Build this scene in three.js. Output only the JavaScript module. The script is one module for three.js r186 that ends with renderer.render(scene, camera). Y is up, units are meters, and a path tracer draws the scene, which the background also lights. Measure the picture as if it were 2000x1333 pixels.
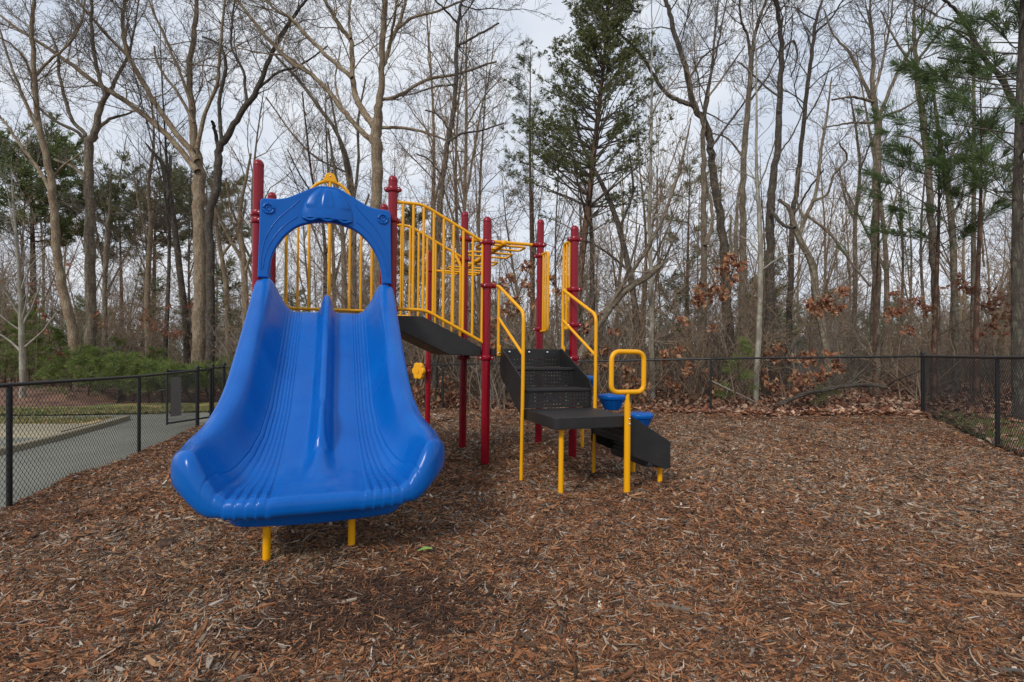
import * as THREE from 'three';
import { mergeGeometries } from 'three/addons/utils/BufferGeometryUtils.js';
import { RoundedBoxGeometry } from 'three/addons/geometries/RoundedBoxGeometry.js';

// ---------------------------------------------------------------- camera, sky, sun, exposure
const F = 994.17, Y0 = 689.29, CAM_H = 1.18, IW = 2000, IH = 1333;
const scene = new THREE.Scene();
const camera = new THREE.PerspectiveCamera(2 * Math.atan(IH / 2 / F) * 180 / Math.PI, IW / IH, 0.05, 600);
camera.position.set(0, CAM_H, 0);
camera.lookAt(0, CAM_H, -10);
camera.setViewOffset(IW, IH, 0, IH / 2 - Y0, IW, IH);        // level camera, lens shifted up a little
const renderer = new THREE.WebGLRenderer({ antialias: true });
renderer.toneMapping = THREE.LinearToneMapping;
renderer.toneMappingExposure = 1.38;
renderer.shadowMap.enabled = true;

function rng(seed) { let a = seed >>> 0; return () => { a = (a + 0x6D2B79F5) | 0; let t = Math.imul(a ^ (a >>> 15), 1 | a); t = (t + Math.imul(t ^ (t >>> 7), 61 | t)) ^ t; return ((t ^ (t >>> 14)) >>> 0) / 4294967296; }; }
const clamp = (v, a, b) => Math.max(a, Math.min(b, v));
const lerp = (a, b, t) => a + (b - a) * t;
const sstep = (a, b, v) => { const t = clamp((v - a) / (b - a), 0, 1); return t * t * (3 - 2 * t); };
function table(xs, ys, x) { if (x <= xs[0]) return ys[0]; for (let i = 1; i < xs.length; i++) if (x <= xs[i]) { const t = (x - xs[i - 1]) / (xs[i] - xs[i - 1]); return lerp(ys[i - 1], ys[i], t); } return ys[ys.length - 1]; }
// value noise that tiles
function noiseMaker(seed) {
  const r = rng(seed), N = 256, g = new Float32Array(N * N); for (let i = 0; i < g.length; i++) g[i] = r();
  return (x, y, px = N, py = N) => {
    const xi = Math.floor(x), yi = Math.floor(y), fx = x - xi, fy = y - yi, sx = fx * fx * (3 - 2 * fx), sy = fy * fy * (3 - 2 * fy);
    const m = (v, p) => (((v % p) + p) % p) & 255, a = m(xi, px), b = m(xi + 1, px), c = m(yi, py), d = m(yi + 1, py);
    return lerp(lerp(g[c * N + a], g[c * N + b], sx), lerp(g[d * N + a], g[d * N + b], sx), sy);
  };
}
const nz = noiseMaker(7);
const fbm = (x, y, oct, p = 256) => { let s = 0, a = 0.5, f = 1; for (let i = 0; i < oct; i++) { s += a * nz(x * f, y * f, p * f, p * f); a *= 0.5; f *= 2; } return s / (1 - Math.pow(0.5, oct)); };

{ // bright overcast sky with soft broken cloud
  const w = 1024, h = 512, d = new Float32Array(w * h * 4);
  for (let j = 0; j < h; j++) for (let i = 0; i < w; i++) {
    const el = (j + 0.5) / h * Math.PI - Math.PI / 2, az = (i + 0.5) / w * Math.PI * 2, e = Math.max(0, Math.sin(el));
    const k = 1 / (e + 0.22), cx = Math.cos(az) * Math.cos(el) * k, cy = Math.sin(az) * Math.cos(el) * k;
    const n = fbm(cx * 2.2 + 40, cy * 2.2 + 40, 5), n2 = fbm(cx * 6 + 90, cy * 6 + 20, 4);
    const c = sstep(0.38, 0.62, n * 0.7 + n2 * 0.3), up = Math.pow(e, 0.6);
    const low = [0.85, 0.9, 0.98], high = [0.54, 0.63, 0.79], wh = [0.98, 1.0, 1.03], o = (j * w + i) * 4;
    for (let q = 0; q < 3; q++) d[o + q] = lerp(lerp(low[q], high[q], up), wh[q], c * 0.6) * 0.7 * (el < 0 ? 0.5 : 1);
    d[o + 3] = 1;
  }
  const t = new THREE.DataTexture(d, w, h, THREE.RGBAFormat, THREE.FloatType);
  t.mapping = THREE.EquirectangularReflectionMapping; t.magFilter = t.minFilter = THREE.LinearFilter; t.needsUpdate = true;
  scene.background = t; scene.environment = t;
}
const sun = new THREE.DirectionalLight(new THREE.Color(1.0, 0.965, 0.91), 1.5);
sun.position.set(-11, 17, 12); sun.target.position.set(0, 0, -7);
sun.castShadow = true; sun.shadow.radius = 20; sun.shadow.mapSize.set(2048, 2048);
Object.assign(sun.shadow.camera, { left: -25, right: 25, top: 25, bottom: -25, near: 1, far: 80 });
scene.add(sun, sun.target);

// ---------------------------------------------------------------- helpers
const V = (x, y, z) => new THREE.Vector3(x, y, z);
const px = (x, y, Z) => V((x - 1000) * Z / F, (Y0 - y) * Z / F + CAM_H, -Z);
const taken = new Map();
function numbered(n) { const k = taken.get(n) || 0; taken.set(n, k + 1); return k ? n + '_' + String(k).padStart(3, '0') : n; }
function tag(o, label, category, group, kind) { if (label) o.userData.label = label; if (category) o.userData.category = category; if (group) o.userData.group = group; if (kind) o.userData.kind = kind; return o; }
function shade(o) { o.castShadow = true; o.receiveShadow = true; return o; }
function part(name, geo, mat, parent) { const m = shade(new THREE.Mesh(geo, mat)); m.name = parent === scene ? numbered(name) : name; parent.add(m); return m; }
function group(name, parent) { const g = new THREE.Group(); g.name = parent === scene ? numbered(name) : name; parent.add(g); return g; }

class GB { // collects triangles into one geometry
  constructor() { this.p = []; this.n = []; this.u = []; this.i = []; this.c = null; }
  get count() { return this.p.length / 3; }
  v(x, y, z, a, b, c, u, w) { this.p.push(x, y, z); this.n.push(a, b, c); this.u.push(u, w); return this.p.length / 3 - 1; }
  tri(a, b, c) { this.i.push(a, b, c); }
  face(...pts) { // flat fan
    const e1 = pts[1].clone().sub(pts[0]), e2 = pts[2].clone().sub(pts[0]), n = e1.cross(e2).normalize(), s = this.count;
    pts.forEach((q, k) => this.v(q.x, q.y, q.z, n.x, n.y, n.z, k === 1 || k === 2 ? 1 : 0, k >= 2 ? 1 : 0));
    for (let k = 2; k < pts.length; k++) this.tri(s, s + k - 1, s + k);
  }
  tube(pts, rad, sides = 8, cap = true, v0 = 0) {
    const n = pts.length, T = [], A = new THREE.Vector3(), B = new THREE.Vector3();
    for (let k = 0; k < n; k++) T.push(pts[Math.min(n - 1, k + 1)].clone().sub(pts[Math.max(0, k - 1)]).normalize());
    let N = Math.abs(T[0].y) > 0.9 ? V(1, 0, 0) : V(0, 1, 0); N.sub(T[0].clone().multiplyScalar(N.dot(T[0]))).normalize();
    const s = this.count; let len = v0; const R = k => Array.isArray(rad) ? rad[k] : rad, circ = 2 * Math.PI * R(0);
    for (let k = 0; k < n; k++) {
      if (k) { len += pts[k].distanceTo(pts[k - 1]); N.sub(T[k].clone().multiplyScalar(N.dot(T[k]))).normalize(); }
      B.crossVectors(T[k], N);
      for (let j = 0; j <= sides; j++) {
        const a = j / sides * Math.PI * 2; A.copy(N).multiplyScalar(Math.cos(a)).addScaledVector(B, Math.sin(a));
        this.v(pts[k].x + A.x * R(k), pts[k].y + A.y * R(k), pts[k].z + A.z * R(k), A.x, A.y, A.z, j / sides * circ, len);
      }
    }
    for (let k = 0; k < n - 1; k++) for (let j = 0; j < sides; j++) { const a = s + k * (sides + 1) + j, b = a + sides + 1; this.tri(a, a + 1, b); this.tri(a + 1, b + 1, b); }
    if (cap && sides > 3) for (const k of [0, n - 1]) { const d = k ? 1 : -1, c = this.v(pts[k].x, pts[k].y, pts[k].z, T[k].x * d, T[k].y * d, T[k].z * d, 0, 0); for (let j = 0; j < sides; j++) { const a = s + k * (sides + 1) + j; d > 0 ? this.tri(c, a, a + 1) : this.tri(c, a + 1, a); } }
    return this;
  }
  geo() {
    const g = new THREE.BufferGeometry();
    g.setAttribute('position', new THREE.Float32BufferAttribute(this.p, 3)); g.setAttribute('normal', new THREE.Float32BufferAttribute(this.n, 3)); g.setAttribute('uv', new THREE.Float32BufferAttribute(this.u, 2));
    if (this.c) g.setAttribute('color', new THREE.Float32BufferAttribute(this.c, 3));
    g.setIndex(this.i); return g;
  }
}
const smooth = (pts, n) => new THREE.CatmullRomCurve3(pts, false, 'centripetal').getPoints(n);
const pipe = (pts, r, sides = 12) => new GB().tube(pts, r, sides).geo();
// polyline with rounded corners
function bend(pts, r, seg = 5) {
  const o = [pts[0]];
  for (let k = 1; k < pts.length - 1; k++) {
    const a = pts[k - 1].clone().sub(pts[k]), b = pts[k + 1].clone().sub(pts[k]), d = Math.min(r, a.length() * 0.45, b.length() * 0.45);
    const p0 = pts[k].clone().addScaledVector(a.normalize(), d), p1 = pts[k].clone().addScaledVector(b.normalize(), d);
    for (let q = 0; q <= seg; q++) { const t = q / seg; o.push(p0.clone().multiplyScalar((1 - t) * (1 - t)).addScaledVector(pts[k], 2 * t * (1 - t)).addScaledVector(p1, t * t)); }
  }
  o.push(pts[pts.length - 1]); return o;
}
const box = (x0, x1, y0, y1, z0, z1, r = 0.006) => { const g = new RoundedBoxGeometry(x1 - x0, y1 - y0, z1 - z0, 2, Math.min(r, (x1 - x0) / 2.1, (y1 - y0) / 2.1, (z1 - z0) / 2.1)); g.translate((x0 + x1) / 2, (y0 + y1) / 2, (z0 + z1) / 2); return g; };

// ---------------------------------------------------------------- textures and materials
function tex(w, h, fn, srgb = true) {
  const d = new Uint8Array(w * h * 4);
  for (let j = 0; j < h; j++) for (let i = 0; i < w; i++) { const c = fn(i / w, j / h), o = (j * w + i) * 4; for (let q = 0; q < 3; q++) d[o + q] = clamp(Array.isArray(c) ? c[q] : c, 0, 1) * 255; d[o + 3] = 255; }
  const t = new THREE.DataTexture(d, w, h); t.wrapS = t.wrapT = THREE.RepeatWrapping; t.magFilter = THREE.LinearFilter; t.minFilter = THREE.LinearMipmapLinearFilter; t.generateMipmaps = true;
  if (srgb) t.colorSpace = THREE.SRGBColorSpace; t.needsUpdate = true; return t;
}
const mix3 = (a, b, t) => [lerp(a[0], b[0], t), lerp(a[1], b[1], t), lerp(a[2], b[2], t)];
const S = (r, g, b) => [r / 255, g / 255, b / 255];
function barkMat(dark, light, moss, furrow, bump) {
  const hgt = (u, v) => { const wv = nz(u * 6, v * 5, 6, 5) * 0.16; const a = nz((u + wv) * furrow, v * 7, furrow, 7), b = nz((u + wv) * furrow * 2, v * 16, furrow * 2, 16), c = nz(u * 64, v * 90, 64, 90); return clamp(1 - Math.abs(a * 2 - 1) * 0.85 - Math.abs(b * 2 - 1) * 0.4 + c * 0.35, 0, 1); };
  const m = tex(256, 512, (u, v) => { const q = 1 - hgt(u, v) * 0.8, p = fbm(u * 8, v * 8, 3, 8); let c = mix3(dark, light, clamp(q * 0.95 + (p - 0.5) * 0.5, 0, 1)); if (moss) c = mix3(c, moss, sstep(0.56, 0.75, fbm(u * 5 + 3, v * 5, 3, 5)) * 0.5); return c; });
  const b = tex(256, 512, (u, v) => 1 - hgt(u, v), false);
  for (const t of [m, b]) t.repeat.set(1 / 0.55, 1 / 1.1);
  return new THREE.MeshStandardMaterial({ map: m, bumpMap: b, bumpScale: bump, roughness: 0.95 });
}
const M = {};
M.barkGrey = barkMat(S(84, 72, 60), S(172, 155, 134), S(150, 150, 128), 14, 0.02);
M.barkDark = barkMat(S(54, 46, 40), S(126, 114, 102), S(92, 94, 78), 16, 0.022);
M.barkPale = barkMat(S(118, 110, 98), S(176, 168, 152), S(170, 172, 154), 9, 0.008);
M.barkPine = barkMat(S(66, 48, 38), S(146, 112, 90), null, 9, 0.025);
M.barkTan = barkMat(S(104, 86, 68), S(190, 168, 140), S(160, 156, 130), 13, 0.02);
const flat = (r, g, b, rough = 0.9) => new THREE.MeshStandardMaterial({ color: new THREE.Color().setRGB(r, g, b), roughness: rough, side: THREE.DoubleSide });
M.twigWarm = flat(0.25, 0.175, 0.115); M.twigGrey = flat(0.14, 0.112, 0.087);
M.twigDark = flat(0.11, 0.09, 0.073);
M.twigPale = flat(0.26, 0.235, 0.2);
M.needle = new THREE.MeshPhysicalMaterial({ color: 0xffffff, vertexColors: true, roughness: 0.9, transmission: 0.35, thickness: 0, side: THREE.DoubleSide });
M.leaf = new THREE.MeshPhysicalMaterial({ color: 0xffffff, vertexColors: true, roughness: 0.9, transmission: 0.3, thickness: 0, side: THREE.DoubleSide });
{
  const grain = tex(256, 256, (u, v) => 0.5 + (nz(u * 128, v * 128, 128, 128) - 0.5) * 0.6 + (nz(u * 48, v * 48, 48, 48) - 0.5) * 0.5, false); grain.repeat.set(14, 14);
  const grime = tex(256, 256, (u, v) => { const s = sstep(0.5, 0.8, fbm(u * 6, v * 6, 5, 6)); return [0, 0.6 + s * 0.32 + (nz(u * 90, v * 90, 90, 90) - 0.5) * 0.06, 0]; }, false);
  M.red = new THREE.MeshPhysicalMaterial({ color: new THREE.Color().setRGB(0.235, 0.002, 0.012), roughness: 0.26, specularIntensity: 0.6, clearcoat: 0.12, clearcoatRoughness: 0.1, bumpMap: grain, bumpScale: 0.0003 });
  M.yellow = new THREE.MeshPhysicalMaterial({ color: new THREE.Color().setRGB(0.86, 0.39, 0.002), roughness: 0.36, specularIntensity: 0.7, clearcoat: 0.1, clearcoatRoughness: 0.15, bumpMap: grain, bumpScale: 0.0003 });
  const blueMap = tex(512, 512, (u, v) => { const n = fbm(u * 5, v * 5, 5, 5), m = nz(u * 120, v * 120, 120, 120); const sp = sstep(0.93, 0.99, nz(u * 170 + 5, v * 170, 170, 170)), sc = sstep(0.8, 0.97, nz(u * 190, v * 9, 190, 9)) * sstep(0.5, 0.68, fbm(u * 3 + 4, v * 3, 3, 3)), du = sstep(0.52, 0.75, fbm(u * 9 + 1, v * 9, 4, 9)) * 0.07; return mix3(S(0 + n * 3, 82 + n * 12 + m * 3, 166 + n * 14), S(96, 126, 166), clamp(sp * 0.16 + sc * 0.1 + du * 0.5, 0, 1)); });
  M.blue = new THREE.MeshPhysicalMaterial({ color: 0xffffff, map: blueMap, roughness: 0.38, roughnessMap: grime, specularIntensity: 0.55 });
  const scuff = tex(512, 512, (u, v) => { const n = fbm(u * 7, v * 7, 5, 7), sp = sstep(0.8, 0.97, nz(u * 200, v * 200, 200, 200)) * sstep(0.45, 0.7, n), sc = sstep(0.9, 0.98, nz(u * 14, v * 220, 14, 220)) * sstep(0.5, 0.65, fbm(u * 4 + 2, v * 4, 3, 4)); return mix3(S(25 + n * 13, 25 + n * 12, 26 + n * 11), S(112, 98, 84), clamp(sp * 0.5 + sc * 0.35, 0, 1)); });
  M.black = new THREE.MeshStandardMaterial({ map: scuff, roughness: 0.5, bumpMap: grain, bumpScale: 0.0008 });
  M.fence = new THREE.MeshStandardMaterial({ color: new THREE.Color().setRGB(0.012, 0.013, 0.015), roughness: 0.42, bumpMap: grain, bumpScale: 0.0003 });
  M.wire = new THREE.MeshStandardMaterial({ color: new THREE.Color().setRGB(0.014, 0.014, 0.015), roughness: 0.5 });
  M.steel = new THREE.MeshStandardMaterial({ color: new THREE.Color().setRGB(0.62, 0.62, 0.62), metalness: 1, roughness: 0.3 });
  M.signGrey = new THREE.MeshStandardMaterial({ color: new THREE.Color().setRGB(0.2, 0.175, 0.165), roughness: 0.7, side: THREE.DoubleSide });
}
const strands = (u, v, seed) => { const a = nz(u * 90 + seed, v * 26 + seed, 90, 26), b = nz(u * 30 + seed, v * 100, 30, 100), c = nz(u * 150, v * 150, 150, 150); return a * 0.4 + b * 0.35 + c * 0.25; };
const mulchC = tex(1024, 1024, (u, v) => { const s = strands(u, v, 0), t = fbm(u * 6, v * 6, 4, 6); let c = mix3(S(44, 24, 14), S(134, 84, 52), sstep(0.3, 0.75, s)); c = mix3(c, S(150, 138, 124), sstep(0.66, 0.82, s) * sstep(0.45, 0.65, t)); return mix3(c, S(58, 34, 23), sstep(0.55, 0.72, fbm(u * 4 + 9, v * 4, 3, 4)) * 0.5); });
const mulchB = tex(1024, 1024, (u, v) => strands(u, v, 0), false);
for (const t of [mulchC, mulchB]) t.repeat.set(1 / 1.7, 1 / 1.7);
M.mulch = new THREE.MeshStandardMaterial({ map: mulchC, bumpMap: mulchB, bumpScale: 0.025, roughness: 0.97 });
const litterC = tex(1024, 1024, (u, v) => { const a = nz(u * 60, v * 60, 60, 60), b = nz(u * 110, v * 110, 110, 110), t = fbm(u * 7, v * 7, 4, 7); let c = mix3(S(52, 38, 30), S(140, 104, 80), sstep(0.3, 0.75, a * 0.6 + b * 0.4)); return mix3(c, S(90, 62, 48), sstep(0.45, 0.65, t) * 0.6); });
litterC.repeat.set(1 / 4, 1 / 4);
M.litter = new THREE.MeshStandardMaterial({ map: litterC, roughness: 0.97, bumpMap: litterC, bumpScale: 0.03 });
const aspC = tex(512, 512, (u, v) => { const a = nz(u * 220, v * 220, 220, 220), t = fbm(u * 5, v * 5, 4, 5); return mix3(S(96, 96, 86), S(142, 140, 126), a * 0.55 + t * 0.45); }); aspC.repeat.set(0.35, 0.35);
M.asphalt = new THREE.MeshStandardMaterial({ map: aspC, roughness: 0.93 });
M.kerb = new THREE.MeshStandardMaterial({ map: (() => { const t = tex(256, 256, (u, v) => mix3(S(132, 122, 99), S(164, 153, 128), nz(u * 90, v * 90, 90, 90) * 0.5 + fbm(u * 6, v * 6, 4, 6) * 0.5)); t.repeat.set(1, 1); return t; })(), roughness: 0.9 });
const turf = (a, b, s) => { const t = tex(512, 512, (u, v) => mix3(a, b, clamp(nz(u * 150, v * 150, 150, 150) * 0.5 + sstep(0.35, 0.65, fbm(u * s, v * s, 4, s)) * 0.6 - 0.05, 0, 1))); t.repeat.set(0.4, 0.4); return new THREE.MeshStandardMaterial({ map: t, roughness: 0.97, bumpMap: t, bumpScale: 0.03 }); };
M.verge = turf(S(86, 100, 44), S(176, 148, 96), 7);
M.dryTurf = turf(S(150, 122, 78), S(186, 162, 116), 7);
M.straw = turf(S(86, 60, 46), S(140, 104, 82), 9);

// ---------------------------------------------------------------- terrain
const CTRL = [[-5.05, -5.11, -0.36], [-6.05, -8.25, -0.43], [-6.87, -11.11, -0.43], [-7.2, -12.2, -0.43], [-7.5, -13.2, -0.41], [-1.94, -14.27, -0.38], [4.46, -11.42, -0.17], [8.5, -10.5, -0.1], [6.53, -6.84, -0.1], [4.9, -3.4, -0.06],
  [-0.27, -5.28, 0], [0.67, -5.6, 0], [-0.6, -6.2, 0], [0.35, -6.54, 0], [-1.2, -2.9, 0], [0.2, -4, 0], [1, -4.1, 0], [-0.6, -8.9, -0.06], [0, -1.5, 0], [3, -3, -0.01], [4, -7, -0.05], [-3, -4.2, -0.16], [-2.6, -5.5, -0.1], [-3, -2, -0.12], [0, 3, 0], [-4.2, -2, -0.32],
  [-14, -18, -0.42], [0, -22, -0.35], [14, -18, -0.15], [22, -10, -0.1], [-30, -40, -0.4], [0, -45, -0.2], [30, -40, 0], [0, -80, 0], [-60, -80, -0.2], [60, -80, 0.2], [-12, 6, -0.6], [12, 6, 0]];
function gh(x, z) { let s = 0, w = 0; for (const [a, b, c] of CTRL) { const d = (x - a) * (x - a) + (z - b) * (z - b) + 0.05, k = 1 / (d * d); s += k * c; w += k; } return s / w; }
const FEET = [[0, 0], [1, 0], [0, -1], [1, -1], [-2.147, 0], [-0.962, 0], [-2.147, -1], [-0.962, -1], [0, -3.55], [1, -3.55], [-1.82, 1.975], [-1.369, 1.905], [0.132, 0.735], [0.868, 0.735], [0.267, 1.305], [0.81, 1.425], [1.24, 1.27], [1.24, 0.84]].map(([x, z]) => [-0.28 + x * 0.9457 + z * 0.325, -(5.2785 + x * 0.325 - z * 0.9457)]);
const heap = (x, z) => { let s = 0; if (x > -4 && x < 3 && z < -2 && z > -10) for (const [a, b] of FEET) { const d = (x - a) * (x - a) + (z - b) * (z - b); if (d < 0.16) s += 0.02 * Math.exp(-d / 0.012) + 0.01 * Math.exp(-d / 0.04); } return s; }; // chips kicked up round the legs
const bumpy = (x, z) => gh(x, z) + heap(x, z) + (fbm(x * 1.3 + 50, z * 1.3 + 50, 4) - 0.5) * 0.06 + (fbm(x * 5 + 10, z * 5 + 30, 3) - 0.5) * 0.035;
function sheet(name, poly, y, step, mat) { // triangulated grid clipped by keeping cells inside a convex-ish polygon, edges snapped by a Shape
  const sh = new THREE.Shape(poly.map(([x, z]) => new THREE.Vector2(x, -z))), g = new THREE.ShapeGeometry(sh);
  // refine by repeated splitting of long edges
  let pos = g.attributes.position.array, idx = Array.from(g.index.array), P = []; for (let i = 0; i < pos.length; i += 3) P.push([pos[i], -pos[i + 1]]);
  for (let it = 0; it < 16; it++) {
    const mid = new Map(); let any = false; const out = [];
    const long = (a, b) => { const cz = Math.hypot((P[a][0] + P[b][0]) / 2, (P[a][1] + P[b][1]) / 2); return Math.hypot(P[a][0] - P[b][0], P[a][1] - P[b][1]) > Math.max(step, cz * step * 0.2); };
    const m = (a, b) => { const k = a < b ? a + '_' + b : b + '_' + a; if (!mid.has(k)) { P.push([(P[a][0] + P[b][0]) / 2, (P[a][1] + P[b][1]) / 2]); mid.set(k, P.length - 1); } return mid.get(k); };
    for (let i = 0; i < idx.length; i += 3) {
      let t = [idx[i], idx[i + 1], idx[i + 2]]; const L = [long(t[0], t[1]), long(t[1], t[2]), long(t[2], t[0])], n = L.filter(Boolean).length;
      if (!n) { out.push(...t); continue; } any = true;
      if (n === 3) { const a = m(t[0], t[1]), b = m(t[1], t[2]), c = m(t[2], t[0]); out.push(t[0], a, c, a, t[1], b, c, b, t[2], a, b, c); }
      else if (n === 1) { while (!long(t[0], t[1])) t = [t[1], t[2], t[0]]; const a = m(t[0], t[1]); out.push(t[0], a, t[2], a, t[1], t[2]); }
      else { while (long(t[0], t[1])) t = [t[1], t[2], t[0]]; const b = m(t[1], t[2]), c = m(t[2], t[0]); out.push(t[0], t[1], b, t[0], b, c, c, b, t[2]); }
    }
    idx = out; if (!any) break;
  }
  const G = new THREE.BufferGeometry(), pp = [], uv = []; for (const [x, z] of P) { pp.push(x, typeof y === 'function' ? y(x, z) : y, z); uv.push(x, z); }
  G.setAttribute('position', new THREE.Float32BufferAttribute(pp, 3)); G.setAttribute('uv', new THREE.Float32BufferAttribute(uv, 2)); G.setIndex(idx); G.computeVertexNormals();
  const o = part(name, G, mat, scene); o.userData.kind = 'structure'; return o;
}
const LOT_Y = -0.5;
// fence line (x, z)
const FA0 = [-4.12, -2.05], FA = [-5.05, -5.11], FB = [-6.05, -8.25], FC = [-6.87, -11.11], FD = [-7.2, -12.22], FE = [-7.5, -13.25], FG = [-1.94, -14.27], FM = [1.3, -12.83], FH = [4.46, -11.42], FJ = [8.5, -10.52], FK = [6.53, -6.84], FK2 = [4.9, -3.6];
const inLot = (x, z) => z > -14.4 && x < -5.2 - (-z - 5.1) * 0.3;
sheet('woodland_floor', [[-160, 30], [160, 30], [160, -260], [-160, -260]], (x, z) => { const lotD = inLot(x, z) || (x < -4 && z > -5 ) ? -0.12 : 0; return gh(x, z) - 0.06 + lotD + (fbm(x * 0.5 + 80, z * 0.5 + 80, 4) - 0.5) * 0.16 * sstep(10, 16, Math.hypot(x, z)) - (x < -4.2 && z > -15 && x > -30 ? 0.12 : 0); }, 0.9, M.litter);
sheet('mulch_bed', [[-4.05, 1.5], FA0, FA, FB, FC, FD, FE, [-5.2, -13.75], FG, FM, FH, FJ, FK, FK2, [3.3, 1.5]], bumpy, 0.16, M.mulch);
sheet('parking_lot', [[-4.1, 1.5], FA0, FA, FB, FC, FD, [-7.5, -13.2], [-8.5, -14.1], [-40, -14.6], [-40, 1.5]], (x, z) => lerp(gh(x, z) - 0.02, LOT_Y, sstep(0, 1.4, -(x + 4.1 + (-z - 2.05) * 0.302))), 0.5, M.asphalt);

// painted kerb running along the drive, planted island and verge beyond
{
  const line = [[-8.0, -6.2], [-8.32, -7.8], [-8.42, -8.56], [-8.68, -9.75], [-9.2, -11.6], [-9.6, -12.8]], g = new GB(), pr = [[0, 0], [0, 0.09], [0.015, 0.105], [0.15, 0.105], [0.15, 0]];
  for (let k = 0; k < line.length - 1; k++) {
    const [a, b] = [line[k], line[k + 1]], dx = b[0] - a[0], dz = b[1] - a[1], L = Math.hypot(dx, dz), nx = dz / L, nzv = -dx / L, s = 1;
    for (let q = 0; q < pr.length - 1; q++) { const P = (c, [o, h]) => V(c[0] + nx * o * s, LOT_Y + h, c[1] + nzv * o * s); g.face(P(a, pr[q]), P(b, pr[q]), P(b, pr[q + 1]), P(a, pr[q + 1])); }
  }
  tag(part('concrete_kerb', g.geo(), M.kerb, scene), 'pale tan concrete kerb running along the drive behind the fence', 'kerb');
  const k2 = new GB(); for (const [z0, z1] of [[-10.05, -11.2]]) { const A = (x, y, z) => V(x, y, z); k2.face(A(-26, LOT_Y, z0), A(-8.95, LOT_Y, z0), A(-9.0, LOT_Y + 0.11, z0 - 0.12), A(-26, LOT_Y + 0.11, z0 - 0.12)); k2.face(A(-26, LOT_Y + 0.11, z0 - 0.12), A(-9.0, LOT_Y + 0.11, z0 - 0.12), A(-9.25, LOT_Y + 0.115, z1), A(-26, LOT_Y + 0.115, z1)); }
  const o = part('concrete_walk', k2.geo(), M.kerb, scene); o.userData.kind = 'structure';
  sheet('island_turf', [[-26, -11.2], [-9.3, -11.2], [-9.7, -12.3], [-26, -12.4]], () => LOT_Y + 0.1, 0.6, M.dryTurf);
  sheet('grass_verge', [[-40, -13.3], [-12, -13.5], [-9.2, -14.1], [-7.9, -14.5], [-9, -16.6], [-13, -16.2], [-40, -15]], (x, z) => LOT_Y + 0.05 + (fbm(x * 2 + 9, z * 2 + 99, 3) - 0.5) * 0.06, 0.4, M.verge);
  sheet('straw_bank', [[-40, -14.9], [-15, -14.9], [-12.9, -15.2], [-12.7, -16.4], [-15, -19.5], [-40, -22]], (x, z) => LOT_Y + 0.02 + sstep(-14.8, -17, z) * 0.34 * sstep(-12.6, -14.5, x) + (fbm(x + 9, z + 99, 3) - 0.5) * 0.1, 0.4, M.straw);
  sheet('grass_strip', [[5.0, -3.5], [6.62, -6.82], [8.62, -10.6], [9.6, -11.4], [9.5, -9.8], [7.9, -6.4], [6.4, -3.2]], (x, z) => gh(x, z) + 0.012 + (fbm(x * 2, z * 2 + 99, 3) - 0.5) * 0.05, 0.3, M.verge);
}

// ---------------------------------------------------------------- play structure
const play = group('play_structure', scene);
play.position.set(-0.269 - 0.0105 * CAM_H, 0, -5.2785);
play.quaternion.setFromAxisAngle(V(0, 0, 1), -0.0105).multiply(new THREE.Quaternion().setFromAxisAngle(V(0, 1, 0), 0.3309));
tag(play, 'red, yellow and blue playground climber with double slide and black steps', 'playset');
const CX = -1.5545, SW = 1.185 / 2;

function postGeo(h) { const r = 0.0445; return new THREE.LatheGeometry([[r, -0.25], [r, h - 0.07], [r * 0.985, h - 0.068], [r * 0.985, h - 0.064]].map(([a, b]) => new THREE.Vector2(a, b)), 28); }
const capGeo = (() => { const p = [], r = 0.0462; p.push([0.044, 0], [r, 0.001], [r, 0.012]); for (let k = 1; k <= 8; k++) { const a = k / 8 * Math.PI / 2; p.push([r * Math.cos(a) + 1e-4, 0.012 + 0.052 * Math.sin(a)]); } return new THREE.LatheGeometry(p.map(([a, b]) => new THREE.Vector2(a, b)), 28); })();
const clampGeo = (() => { // rolled ring with two bolted lugs
  const ring = new THREE.LatheGeometry([[0.045, -0.026], [0.052, -0.026], [0.0575, -0.018], [0.059, 0], [0.0575, 0.018], [0.052, 0.026], [0.045, 0.026]].map(([a, b]) => new THREE.Vector2(a, b)), 26), all = [ring.toNonIndexed()];
  for (const s of [-1, 1]) { const l = new THREE.CylinderGeometry(0.02, 0.024, 0.036, 14); l.rotateX(Math.PI / 2); l.translate(s * 0.062, 0, 0.014); all.push(l.toNonIndexed()); }
  return mergeGeometries(all);
})();
const boltGeo = (() => { const g = new THREE.SphereGeometry(0.009, 10, 6, 0, Math.PI * 2, 0, Math.PI / 2); g.rotateX(Math.PI / 2); return g; })();
const posts = {};
function post(key, x, z, h, clamps) {
  const m = part('post', postGeo(h), M.red, play); m.position.set(x, 0, z); posts[key] = m;
  const c = part('post_cap', capGeo, M.red, m); c.position.y = h - 0.064;
  for (const [y, turn] of clamps) { const k = part('clamp', clampGeo, M.red, m); k.position.y = y; k.rotation.y = turn }
  // bolt heads on every clamp, one small mesh per clamp
  for (const [y, turn] of clamps) for (const s of [-1, 1]) { const k = part('bolt', boltGeo, M.steel, m); k.position.set(s * 0.062 * Math.cos(turn) + 0.032 * Math.sin(turn), y, -s * 0.062 * Math.sin(turn) + 0.032 * Math.cos(turn)); k.rotation.y = turn; }
}
post('P1', 0, 0, 2.593, [[2.323, -0.3], [1.872, 0.5], [1.126, -0.2]]);
post('P2', 1, 0, 2.593, [[2.437, -0.2], [1.885, -0.6], [1.496, -0.2], [1.132, 0.3]]);
post('P3', 0, -1, 2.906, [[2.565, 0.6], [2.315, -0.3], [1.116, -0.2]]);
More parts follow.
